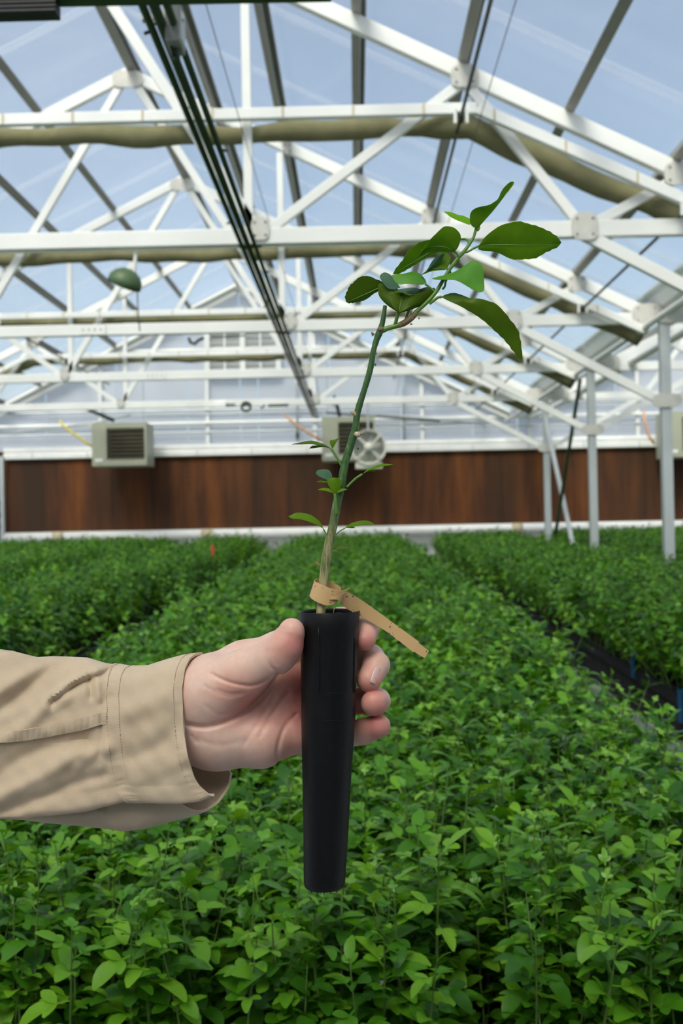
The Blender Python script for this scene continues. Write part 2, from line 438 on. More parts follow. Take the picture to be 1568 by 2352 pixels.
for k in range(0, 5):
    y = Y1 + (k - 1) * SP; ex = RX2 - HALF
    t = thing('roof_truss', 'pale roof truss of the next bay, %s' % names[k], 'truss', (RX2, y, NZ), 'roof trusses of the next bay')
    for sg in (-1, 1): MB().bar((RX2, y, RZ - .03), (RX2 + sg * HALF, y, EZ - .03), .10, .06).build('rafter', M_white, t)
    MB().bar((RX2 - HALF, y, NZ), (RX2 + HALF, y, NZ), .10, .06).build('bottom_chord', M_white, t)
    for a, b in (((HALF + 0.15, CAMZ + 1.013), (3.364, NZ)), ((3.364, NZ), (3.93, EZ + .25)), ((3.364, NZ), (2.659, RZ - SLOPE * 2.659 - .08)), ((1.404, NZ), (2.659, RZ - SLOPE * 2.659 - .08)), ((1.404, NZ), (0, RZ - .1))):
        MB().bar((RX2 - a[0], y, a[1]), (RX2 - b[0], y, b[1]), .065, .045).build('web_bar', M_white, t)
        MB().bar((RX2 + a[0], y, a[1]), (RX2 + b[0], y, b[1]), .065, .045).build('web_bar', M_white, t)

# gutter between the bays
gx = RX + HALF + 0.17
mb = MB()
for a, b in (((-.13, .12), (-.09, -.02)), ((-.09, -.02), (-.04, -.06)), ((-.04, -.06), (.04, -.06)), ((.04, -.06), (.09, -.02)), ((.09, -.02), (.13, .12)), ((-.17, .13), (-.13, .12)), ((.13, .12), (.17, .13))):
    mb.prism([(gx + a[0], YB, EZ + .06 + a[1]), (gx + b[0], YB, EZ + .06 + b[1]), (gx + b[0], YW, EZ + .06 + b[1]), (gx + a[0], YW, EZ + .06 + a[1])], (0, 0, 1), 0.006)
tag(mb.build('roof_gutter', M_white), 'long pale metal gutter over the row of posts', 'gutter')
mb = MB().tube([(gx - .25, YB, EZ - 0.16), (gx - .25, YW - .3, EZ - 0.16)], 0.03, 10)
tag(mb.build('condensate_pipe', M_pvc), 'white pipe running under the roof gutter along the posts', 'pipe')
mb = MB().tube([(gx + .42, YB, EZ - 0.02), (gx + .42, YW - .3, EZ - 0.02)], 0.045, 10)
tag(mb.build('condensate_pipe', M_pvc), 'thick white pipe in the next bay right of the gutter', 'pipe')

# ------------------------------------------------------------------ shade curtains, folded against each truss
CZ = 2.455 + CAMZ; CB = 2.72
def prof(d):                                   # height of the curtain line at distance d from the ridge line
    return CZ if d < CB else CZ - 0.47 * (d - CB)
for k in range(0, 5):
    y = Y1 + (k - 1) * SP
    t = thing('shade_curtain', 'khaki shade curtain folded up along the truss %s' % names[k], 'curtain', (RX, y, CZ), 'folded shade curtains')
    brk = [RX - HALF + .05, RX - CB, RX + CB, RX + HALF - .05]
    for a, b in zip(brk[:-1], brk[1:]):
        A = Vector((a, y - 0.11, prof(abs(a - RX)) + .005)); B = Vector((b, y - 0.11, prof(abs(b - RX)) + .005))
        MB().bar(A, B, 0.068, 0.05).build('leading_edge', M_white, t, bevel=.006)
    N = 90; pts = []; rr = []
    for i in range(N + 1):
        x = brk[0] + (brk[3] - brk[0]) * i / N
        pts.append((x, y + 0.14 + 0.008 * math.sin(x * 9 + k), prof(abs(x - RX)) - 0.012 + 0.010 * math.sin(x * 3.1 + k) + .006 * math.sin(x * 11)))
        rr.append((0.060 if abs(x - RX) < CB - .3 else 0.074) + 0.007 * math.sin(x * 5.3 + k * 2) + .004 * math.sin(x * 13))
    MB().tube(pts, rr, 12, True).build('folded_fabric', M_khaki, t, True)
    mb = MB()
    for i in range(22):                         # pale cord ties
        x = brk[0] + .2 + i * .42; d = abs(x - RX)
        mb.box((x, y - 0.138, prof(d) + .006), (0.012, 0.004, 0.066))
    o = mb.build('tie', M_tanring, t); tag(o, kind='stuff')
    for x in (RX - 2.15, RX + 2.42 + .2, RX - 3.6, RX + 3.95):
        z = prof(abs(x - RX))
        mb = MB()
        for q in (-.035, .035): mb.box((x + q, y - 0.145, z - .05), (0.017, 0.02, 0.085))
        mb.box((x, y - 0.145, z - .015), (0.06, 0.02, 0.02)); b_ = mb.build('drive_bracket', M_white, t)
        MB().box((x, y - 0.13, z - .06), (0.03, 0.05, 0.035)).build('clamp', M_black, b_)
for i, (x, nm) in enumerate(((RX - 2.15, 'left of the ridge'), (RX + 2.62, 'right of the ridge'), (RX - 3.6, 'far left under the sloping curtain'), (RX + 3.95, 'far right by the posts'))):
    z = prof(abs(x - RX)) - 0.055
    mb = MB().tube([(x, YB, z), (x, YW - .4, z)], 0.011, 8)
    tag(mb.build('drive_rod', M_rod), 'thin dark curtain drive rod along the house, %s' % nm, 'rod', 'curtain drive rods')
for i, (px_, py_, nm) in enumerate(((470, 0, 'left'), (1185, 0, 'right'))):
    p = W(px_, py_, 3.9); mb = MB().tube([(p.x, 2.0, p.z), (p.x, YW - .4, p.z)], 0.0022, 5)
    tag(mb.build('support_wire', M_rod), 'hair thin wire along the roof, %s one of two' % nm, 'wire')

# dark green overhead pipes with their motor box
gp = thing('overhead_pipes', 'three dark green pipes hung side by side under the trusses', 'pipe', (W(467, 300, 4.4).x, 9, W(467, 300, 4.4).z))
for (px_, py_, r) in ((446, 300, .014), (467, 302, .018), (489, 300, .014)):
    p = W(px_, py_, 4.4)
    MB().tube([(p.x, 2.6, p.z), (p.x, YW - 1.4, p.z)], r, 10).build('pipe', M_greenpipe, gp, True)
for k in range(0, 5):
    y = Y1 + (k - 1) * SP + .02; p = W(467, 301, 4.4)
    MB().box((p.x, y, p.z + .035), (0.14, 0.03, 0.02)).box((p.x - .01, y, (p.z + NZ) / 2), (0.05, 0.02, NZ - p.z - .03)).build('hanger', M_white if k == 0 else M_greenpipe, gp)
for j in range(11):
    y = 3.5 + j * 1.12; p = W(489 if j % 2 else 446, 300, 4.4)
    MB().tube([(p.x, y, p.z), (p.x + (.035 if j % 2 else -.03), y, p.z - .01)], 0.006, 6).build('nozzle', M_black, gp)
p = W(402, 70, 3.5)
mbx = thing('motor_box', 'grey motor box clamped on the green overhead pipes', 'motor', tuple(p))
MB().box(p, (0.05, 0.12, 0.125)).build('housing', M_box, mbx, bevel=.006)
MB().box(p + Vector((.026, 0, -.0)), (0.004, .09, .1)).build('cover', M_alu, mbx)
MB().tube([p + Vector((0, 0, -.06)), p + Vector((0, 0.02, -.09))], .014, 10).build('shaft', M_greenpipe, mbx)
MB().tube([W(380, -30, 3.45), W(383, 40, 3.45), W(384, 70, 3.45), W(400, 130, 3.5)], 0.006, 6).build('cable', M_black, mbx, True)
cb = thing('cross_beam', 'dark green beam across the top of the greenhouse', 'beam', tuple(W(300, -8, 2.9)))
MB().bar(W(-500, 0, 2.9), W(760, -24, 2.9), 0.045, 0.05).build('bar', M_greenpipe, cb)
bx = thing('track_light', 'black ridged bar slung beneath the green beam', 'bar', tuple(W(60, 25, 2.9)))
a, b = W(-120, 30, 2.9), W(134, 23, 2.9)
MB().bar(a, b, 0.038, 0.05).build('body', M_black, bx, bevel=.003)
for q in range(3): MB().bar(a + Vector((0, -.027, -.012 + .012 * q)), b + Vector((0, -.027, -.012 + .012 * q)), .005, .005).build('fin', M_rack, bx)

# ------------------------------------------------------------------ end-wall equipment
cw = thing('cooling_pad_wall', 'long brown corrugated cooling pad across the end wall', 'cooling pad', (0, YW - .12, PADZ0))
xx = W(16, 1140, YW - .2).x; i = 0
while xx < xr - .1:
    w_ = 0.6
    MB().box((xx + w_ / 2, YW - .12 + (0.004 if i % 2 else 0), (PADZ0 + PADZ1) / 2), (w_ - .004, .15, PADZ1 - PADZ0)).build('pad', M_pad, cw)
    xx += w_; i += 1
x0 = W(12, 1140, YW - .2).x
def hpipe(mb, z, r, y): mb.tube([(x0, y, z), (xr, y, z)], r, 14)
t = thing('pad_header', 'white double gutter along the top of the brown cooling pad', 'gutter', (0, YW - .2, PADZ1 + .08))
MB().box(((x0 + xr) / 2, YW - .16, PADZ1 + .045), (xr - x0, .24, .10)).build('lower_channel', M_pvc, t, bevel=.015)
mb = MB(); hpipe(mb, PADZ1 + .145, .052, YW - .2); mb.build('water_pipe', M_pvc, t, True)
for j in range(14): MB().box((x0 + .5 + j * .93, YW - .285, PADZ1 + .045), (.012, .012, .1)).build('joint_strip', M_alu, t)
t = thing('pad_return_pipe', 'fat white return pipe along the bottom of the brown cooling pad', 'pipe', (0, YW - .3, PADZ0 - .08))
mb = MB(); hpipe(mb, PADZ0 - .085, .085, YW - .26); mb.build('pipe', M_pvc, t, True)
for px_ in (135, 475, 1187): 
    x = W(px_, 1220, YW - .26).x; MB().tube([(x - .09, YW - .26, PADZ0 - .085), (x + .09, YW - .26, PADZ0 - .085)], .091, 14).build('coupling', M_tanring, t, True)
for j in range(9):
    x = x0 + .6 + j * 1.5; MB().box((x, YW - .26, (PADZ0 - .17) / 2), (.04, .04, PADZ0 - .17)).build('leg', M_alu, t)
px0 = W(8, 1140, YW - .3).x
t = thing('corner_post', 'pale post with dark fittings at the left end of the brown pad', 'post', (px0 - .05, YW - .3, 0))
MB().box((px0 - .02, YW - .3, (PADZ1 + .05) / 2), (.07, .07, PADZ1 + .05)).build('shaft', M_alu, t)
for z in (1.55, 1.95, 1.75): MB().box((px0 - .075, YW - .33, z), (.05, .07, .09)).build('fitting', M_blue if z == 1.95 else M_black, t)

def heater(px0_, py0_, px1_, py1_, gx0, gx1, gy0, gy1, Y, label, hose, hpts):
    a, b = W(px0_, py0_, Y), W(px1_, py1_, Y)
    z1, z0 = a.z, b.z
    t = thing('unit_heater', label, 'heater', ((a.x + b.x) / 2, Y, z0), 'unit heaters on the end wall')
    g0, g1 = W(gx0, gy0, Y), W(gx1, gy1, Y)
    D = .62
    mb = MB()                                   # cabinet as a frame around the opening
    mb.box(((a.x + g0.x) / 2, Y + D / 2, (z0 + z1) / 2), (g0.x - a.x, D, z1 - z0)); mb.box(((g1.x + b.x) / 2, Y + D / 2, (z0 + z1) / 2), (b.x - g1.x, D, z1 - z0))
    mb.box(((g0.x + g1.x) / 2, Y + D / 2, (g0.z + z1) / 2), (g1.x - g0.x, D, z1 - g0.z)); mb.box(((g0.x + g1.x) / 2, Y + D / 2, (z0 + g1.z) / 2), (g1.x - g0.x, D, g1.z - z0))
    mb.build('cabinet', M_beige, t)
    MB().box(((g0.x + g1.x) / 2, Y + .3, (g0.z + g1.z) / 2), (g1.x - g0.x, .1, g0.z - g1.z)).build('heat_exchanger', M_darkin, t)
    for j in range(8):
        z = g1.z + (g0.z - g1.z) * (j + .5) / 8
        MB().box(((g0.x + g1.x) / 2, Y + .03, z), (g1.x - g0.x, .05, .008), Matrix.Rotation(.5, 3, 'X')).build('louver', M_louver, t)
    MB().box((a.x + .11, Y - .004, z0 + .09), (.12, .008, .05)).build('plate', M_pvc, t)
    for x in (a.x + .1, b.x - .1): MB().tube([(x, Y + .3, z1), (x, Y + .3, z1 + .9)], .012, 6).build('hanger_rod', M_alu, t)
    for x in (a.x + .15, b.x - .15): MB().box((x, (Y + D + YW) / 2, z1 - .1), (.04, YW - Y - D + .02, .04)).build('wall_bracket', M_alu, t)
    if hose:
        MB().tube([W(q[0], q[1], Y + .2) for q in hpts], .022, 8).build('gas_hose', hose, t, True)
heater(210, 972, 337, 1068, 244, 332, 984, 1054, YW - 1.2, 'grey beige unit heater with a yellow hose, leftmost on the end wall', M_yellow, [(136, 966), (150, 982), (172, 998), (195, 1014), (212, 1026)])
heater(738, 958, 862, 1056, 776, 858, 970, 1042, YW - 1.1, 'grey beige unit heater with a peach hose behind the round fan', M_peach, [(655, 953), (675, 972), (705, 992), (738, 1012)])
heater(1530, 945, 1662, 1047, 1566, 1656, 958, 1035, YW - 1.0, 'grey beige unit heater with an orange hose, right of the tall post', M_peach, [(1478, 945), (1481, 975), (1490, 1002), (1503, 1020)])

fy = Y1 + 3 * SP; fc = W(846, 1028, fy); fr = 41 / FPX * fy
t = thing('circulation_fan', 'round cream circulation fan with grey blades before the brown pad', 'fan', tuple(fc))
prof_ = [(fr, -.10), (fr, .12), (fr * .9, .12), (fr * .86, 0), (fr * .9, -.10), (fr, -.10)]
MB().lathe(prof_, fc, 'Y', 28).build('housing', M_fan, t, True)
for k in range(6):
    a = 2 * PI * k / 6 + .3
    d = Vector((math.cos(a), 0, math.sin(a))); n_ = Vector((-math.sin(a), .55, math.cos(a))).normalized()
    MB().bar(fc + d * fr * .18, fc + d * fr * .84, fr * .30, .008, n_.cross(d)).build('blade', M_fanblade, t)
for k in range(4):
    a = PI / 2 * k + .78; d = Vector((math.cos(a), 0, math.sin(a)))
    MB().bar(fc + Vector((0, -.11, 0)), fc + d * fr * .95 + Vector((0, -.11, 0)), .035, .012).build('strut', M_fan, t)
mb = MB()
for q in range(1, 7): 
    r = fr * .14 * q
    mb.tube([fc + Vector((r * math.cos(u), -.125, r * math.sin(u))) for u in np.linspace(0, 2 * PI, 25)], .003, 4, False)
tag(mb.build('guard', M_alu, t), kind='stuff')
MB().lathe([(0.001, .10), (fr * .9, .10), (fr * .9, .115), (.001, .115)], fc, 'Y', 28).build('back_guard', M_fan, t)
MB().lathe([(0.001, -.15), (fr * .24, -.15), (fr * .26, -.12), (fr * .26, .08)], fc, 'Y', 20).build('hub', M_fan, t, True)
MB().box(fc + Vector((0, 0, -fr * 1.02)), (fr * 1.5, .14, .09)).build('foot', M_fan, t, bevel=.01)
MB().tube([fc + Vector((0, 0, fr)), Vector((fc.x, fy, NZ - .04))], .014, 8).build('hanger_rod', M_alu, t)
t = thing('fan_motor', 'black motor bracket over the heater behind the round fan', 'motor', tuple(W(768, 930, YW - .9)))
MB().box(W(768, 925, YW - .9), (.12, .1, .1)).build('body', M_black, t, bevel=.01)
MB().tube([W(772, 925, YW - .9), W(780, 957, YW - .9)], .03, 8).build('stem', M_black, t)
MB().tube([W(768, 920, YW - .9), W(767, 908, YW - .9)], .02, 8).build('cap', M_black, t)
MB().bar(W(748, 948, YW - .9), W(1010, 968, YW - .9), .03, .03).build('arm', M_rod, t)

# gable louver vent
vy = YW - .10; a, b = W(474, 722, vy), W(640, 858, vy)
t = thing('gable_vent', 'white framed louvered vent high in the gable under the ridge', 'vent', ((a.x + b.x) / 2, vy, b.z))
for x in (a.x, a.x + (b.x - a.x) * .5, b.x): MB().box((x, vy, (a.z + b.z) / 2), (.085, .09, a.z - b.z)).build('frame_post', M_white, t)
for z in (a.z, b.z): MB().box(((a.x + b.x) / 2, vy, z), (b.x - a.x, .09, .085)).build('frame_rail', M_white, t)
for q in (.25, .75): MB().box((a.x + (b.x - a.x) * q, vy - .02, (a.z + b.z) / 2), (.03, .03, a.z - b.z)).build('mullion', M_white, t)
for side in (0, 1):
    for j in range(11):
        z = b.z + (a.z - b.z) * (j + .5) / 11
        MB().box((a.x + (b.x - a.x) * (.25 + .5 * side), vy + .02, z), ((b.x - a.x) * .5 - .08, .11, .006), Matrix.Rotation(-.7, 3, 'X')).build('louver_slat', M_white, t)
for px_ in (517, 583): MB().box(W(px_, 853, vy - .07), (.12, .05, .03)).build('actuator', M_black, t)

# small fittings on and before the end wall
def small(name, label, cat, parts):
    p0 = parts[0][1][0] if isinstance(parts[0][1], list) else parts[0][1]
    t = thing(name, label, cat, tuple(Vector(p0)))
    for nm, geo, r, mt in parts:
        if isinstance(geo, list): MB().tube(geo, r, 8).build(nm, mt, t, True)
        else: MB().box(geo, r).build(nm, mt, t, bevel=.004)
Yt = Y1 + 3 * SP
ring = [W(565 + 10 * math.cos(u), 934 + 10 * math.sin(u), Yt - .06) for u in np.linspace(0, 2 * PI, 20)]
small('cable_coil', 'dark ring shaped coil on a white crossbar before the end wall', 'coil', [('ring', ring, .02, M_rod)])
small('junction_box', 'small white box on a crossbar left of the ring shaped coil', 'box', [('body', W(506, 929, Yt - .06), (.16, .07, .08), M_pvc), ('conduit', [W(520, 929, Yt - .06), W(540, 929, Yt - .06)], .012, M_rod)])
small('tool_rod', 'short dark rod on a crossbar right of the ring shaped coil', 'rod', [('rod', [W(616, 932, Yt - .06), W(662, 931, Yt - .06)], .022, M_rod), ('hook', [W(600, 938, Yt - .06), W(608, 930, Yt - .06)], .014, M_rod)])
Y3 = Y1 + 2 * SP
small('cable_bundle', 'black looped cable bundle under a white crossbar near the gable vent', 'cable', [('loop', [W(433, 776, Y3 - .05), W(438, 787, Y3 - .05), W(447, 790, Y3 - .05), W(455, 782, Y3 - .05), W(468, 776, Y3 - .05)], .018, M_black), ('strap', [W(484, 774, Y3 - .05), W(562, 771, Y3 - .05)], .009, M_black)])
small('wall_conduit', 'grey vertical conduit on the end wall left of the peach hose', 'conduit', [('pipe', [W(676, 870, YW - .12), W(682, 886, YW - .12), W(683, 1030, YW - .12)], .022, M_alu), ('valve', W(683, 1000, YW - .15), (.06, .05, .1), M_rod)])
small('wall_conduit', 'thin grey vertical pipe on the end wall right of the round fan', 'conduit', [('pipe', [W(925, 790, YW - .12), W(928, 1018, YW - .12)], .02, M_alu)])
small('steam_pipe', 'dark bent pipe running past the left heater', 'pipe', [('pipe', [W(178, 929, YW - 1.6), W(215, 946, YW - 1.6), W(262, 966, YW - 1.6)], .03, M_rod), ('arm', [W(30, 995, YW - .5), W(210, 972, YW - .5), W(300, 952, YW - .5)], .02, M_alu)])
small('gas_line', 'grey pipe crossing above the left heater', 'pipe', [('pipe', [W(332, 955, YW - .6), W(740, 948, YW - .6)], .016, M_alu)])
small('steam_pipe', 'grey pipe crossing the end wall right of the fan', 'pipe', [('pipe', [W(865, 950, YW - .5), W(1110, 972, YW - .5), W(1112, 972, YW)], .02, M_alu), ('lower_pipe', [W(865, 980, YW - .4), W(1110, 966, YW - .4)], .018, M_alu)])

# hanging olive hood by the third truss
hy = Y1 + .02; hc = W(290, 640, hy); hr = 40 / FPX * hy
t = thing('hanging_hood', 'olive green dome hood hung from the truss at upper left', 'hood', tuple(hc))
MB().lathe([(.001, .6 * hr), (.4 * hr, .52 * hr), (.75 * hr, .3 * hr), (.95 * hr, 0), (hr, -.4 * hr), (.94 * hr, -.4 * hr), (.88 * hr, 0), (.7 * hr, .22 * hr), (.001, .48 * hr)], hc, 'Z', 24, Matrix.Rotation(.45, 3, 'Y') @ Matrix.Rotation(.3, 3, 'X')).build('dome', M_greenhood, t, True)
MB().tube([W(313, 640, hy), W(313, 664, hy)], .022, 8).build('socket', M_greenhood, t)
MB().tube([W(312, 578, hy), W(308, 625, hy)], .012, 8).build('hanger', M_white, t)
MB().tube([W(315, 664, hy), W(317, 720, hy), W(321, 760, hy)], .004, 6).build('cord', M_rod, t, True)

# crossed braces between the far posts
for (pa, pb, Ya, Yb, r, mt, lb) in (((1332, 872), (1274, 1236), Y1 + 2 * SP, Y1 + 2 * SP + 1.2, .022, M_greenpipe, 'dark green diagonal brace rod between two far posts'), ((1252, 960), (1312, 1236), Y1 + 3 * SP - .3, Y1 + 2 * SP + .8, .03, M_alu, 'pale diagonal brace pipe between two far posts')):
    A, B = W(*pa, Ya), W(*pb, Yb); B2 = A + (B - A) * ((A.z - 0.02) / (A.z - B.z))
    tag(MB().tube([A, B2], r, 8).build('diagonal_brace', mt), lb, 'brace')

# ------------------------------------------------------------------ seedlings
def leaflet(mb, base, ang, L, Wd, droop, pitch, fold, n=5):
    """one leaflet, base point, heading angle about Z, length, width"""
    vs = []; ca, sa = math.cos(ang), math.sin(ang)
    x = 0.0; z = 0.0; p = pitch
    prof_ = {5: (0.10, 0.66, 0.98, 1.0, 0.74, 0.22), 4: (0.12, 0.74, 1.0, 0.84, 0.26)}[n]
    for i in range(n + 1):
        w = Wd / 2 * prof_[i]
        for sd_ in (-1, 0, 1):
            yy = sd_ * w * math.cos(fold); zz = z + abs(sd_) * w * math.sin(fold)
            vs.append((base[0] + x * ca - yy * sa, base[1] + x * sa + yy * ca, base[2] + zz))
        x += L / n * math.cos(p); z += L / n * math.sin(p); p -= droop / n
    fs = []
    for i in range(n):
        for j in (0, 1): fs.append((i * 3 + j, (i + 1) * 3 + j, (i + 1) * 3 + j + 1, i * 3 + j + 1))
    mb.add(vs, fs)
def trifoliate(seed, young=False):
    r = random.Random(seed); mb = MB(); s = 0.62 if young else 1.0
    pl = r.uniform(.009, .016) * s; rise = r.uniform(.1, .5)
    e = (pl * math.cos(rise), 0, pl * math.sin(rise))
    mb.add([(0, -.0011, 0), (0, .0011, 0), (e[0], .0016, e[2]), (e[0], -.0016, e[2])], [(0, 1, 2, 3)])
    L = r.uniform(.028, .042) * s; wd = L * r.uniform(.38, .52)
    leaflet(mb, e, r.uniform(-.1, .1), L, wd, r.uniform(.5, 1.3), r.uniform(.0, .5), r.uniform(.1, .4), 5)
    for sg in (-1, 1):
        l2 = L * r.uniform(.45, .62)
        leaflet(mb, e, sg * r.uniform(.75, 1.15), l2, l2 * .62, r.uniform(.2, .8), r.uniform(.1, .5), r.uniform(.1, .35), 4)
    return mb
LEAF = [trifoliate(100 + i) for i in range(5)] + [trifoliate(200 + i, True) for i in range(2)]
def tone_attr(me, vals):
    a = me.attributes.new('tone', 'FLOAT', 'POINT'); a.data.foreach_set('value', np.asarray(vals, np.float32))
leaf_me = []
for i, mb in enumerate(LEAF):
    me = bpy.data.meshes.new('leaf'); me.from_pydata(mb.v, [], mb.f); me.materials.append(M_leafyoung if i >= 5 else M_leaf)
    me.polygons.foreach_set('use_smooth', [True] * len(me.polygons)); leaf_me.append(me)
def seedling_spec(seed, n=18):
    r = random.Random(seed); Hh = r.uniform(.26, .33); sp = []
    bend = (r.uniform(-.03, .03), r.uniform(-.03, .03)); th = r.uniform(0, 6.28)
    for i in range(n):
        f = .22 + .78 * (i + r.uniform(-.3, .3)) / (n - 1); f = min(f, 1.0)
        th += 2.4 + r.uniform(-.5, .5)
        young = f > .96
        idx = r.choice((5, 6)) if young else r.randrange(5)
        tilt = r.uniform(-.35, .45) - (.8 if f > .95 else 0.15 * f)
        sc = r.uniform(.8, 1.2) * (0.8 + .35 * math.sin(PI * min(1, f)))
        sp.append((idx, (bend[0] * f * f, bend[1] * f * f, Hh * f), (r.uniform(-.3, .3), tilt, th), sc))
    return Hh, bend, sp
def stem_mb(Hh, bend):
    pts = [(bend[0] * f * f, bend[1] * f * f, Hh * f) for f in (0, .25, .5, .75, 1)]
    return MB().tube(pts, [.0021, .0019, .0016, .0013, .0008], 5, False)
NV = 6
specs = [seedling_spec(300 + i) for i in range(NV)]
stem_me = []
for i in range(NV):
    mb = stem_mb(*specs[i][:2]); me = bpy.data.meshes.new('stem'); me.from_pydata(mb.v, [], mb.f); me.materials.append(M_stemgreen); stem_me.append(me)
pot_mb = MB().lathe([(.0005, -.14), (.011, -.14), (.0165, 0), (.0150, 0), (.0145, -.012), (.0005, -.012)], (0, 0, 0), 'Z', 10)
pot_me = bpy.data.meshes.new('pot'); pot_me.from_pydata(pot_mb.v, [], pot_mb.f); pot_me.materials.append(M_rack)
# joined variants for the mass behind
VC = bpy.data.collections.new('seedling_variants')
for i in range(NV):
    Hh, bend, sp = specs[i]; v = []; f = []; tn = []; mi = []
    smb = stem_mb(Hh, bend); v += [Vector(q) for q in smb.v]; f += smb.f; tn += [0] * len(smb.v); mi += [2] * len(smb.f)
    for (idx, loc, rot, sc) in sp:
        Mx = Matrix.Translation(loc) @ Euler(rot).to_matrix().to_4x4() @ Matrix.Diagonal((sc, sc, sc, 1))
        o = len(v); mb = LEAF[idx]; t0 = random.uniform(-.32, .32)
        v += [Mx @ Vector(q) for q in mb.v]; f += [tuple(a + o for a in q) for q in mb.f]; tn += [t0] * len(mb.v); mi += [1 if idx >= 5 else 0] * len(mb.f)
    me = bpy.data.meshes.new('seedling_variant'); me.from_pydata([tuple(q) for q in v], [], f)
    for q in (M_leaf, M_leafyoung, M_stemgreen): me.materials.append(q)
    me.polygons.foreach_set('material_index', mi); me.polygons.foreach_set('use_smooth', [True] * len(f)); tone_attr(me, tn)
    VC.objects.link(bpy.data.objects.new('seedling_variant', me))

HY = [(0.8, .455), (1.2, .45), (2.4, .44), (3.8, .375), (8, .315), (11.5, .275), (16.6, .195)]
def canopy(Y): return CAMZ - np.interp(Y, [a for a, _ in HY], [b for _, b in HY])
def rise(Y): return np.interp(Y, [1.2, 16.6], [1.0, 1.25])
def rackz(Y): return canopy(Y) - 0.30 * rise(Y)

def gn_tree():
    ng = bpy.data.node_groups.new('scatter_seedlings', 'GeometryNodeTree')
    ng.interface.new_socket('Geometry', in_out='INPUT', socket_type='NodeSocketGeometry')
    ng.interface.new_socket('Geometry', in_out='OUTPUT', socket_type='NodeSocketGeometry')
    N = ng.nodes; gi = N.new('NodeGroupInput'); go = N.new('NodeGroupOutput')
    ip = N.new('GeometryNodeInstanceOnPoints'); ci = N.new('GeometryNodeCollectionInfo')
    ci.inputs['Collection'].default_value = VC; ci.inputs['Separate Children'].default_value = True; ci.inputs['Reset Children'].default_value = True
    def na(nm, dt):
        q = N.new('GeometryNodeInputNamedAttribute'); q.data_type = dt; q.inputs['Name'].default_value = nm; return q.outputs['Attribute']
    L = ng.links
    L.new(gi.outputs[0], ip.inputs['Points']); L.new(ci.outputs[0], ip.inputs['Instance']); ip.inputs['Pick Instance'].default_value = True
    L.new(na('pick', 'INT'), ip.inputs['Instance Index']); L.new(na('rot', 'FLOAT_VECTOR'), ip.inputs['Rotation']); L.new(na('scl', 'FLOAT'), ip.inputs['Scale'])
    L.new(ip.outputs[0], go.inputs[0]); return ng
NG = gn_tree()
def points_obj(name, pts, rot, scl, pick, label):
    me = bpy.data.meshes.new(name); me.from_pydata([tuple(p) for p in pts], [], [])
    a = me.attributes.new('rot', 'FLOAT_VECTOR', 'POINT'); a.data.foreach_set('vector', np.asarray(rot, np.float32).ravel())
    a = me.attributes.new('scl', 'FLOAT', 'POINT'); a.data.foreach_set('value', np.asarray(scl, np.float32))
    a = me.attributes.new('pick', 'INT', 'POINT'); a.data.foreach_set('value', np.asarray(pick, np.int32))
    o = bpy.data.objects.new(name, me); COL.objects.link(o)
    md = o.modifiers.new('scatter', 'NODES'); md.node_group = NG
    return tag(o, label, 'plants', kind='stuff')

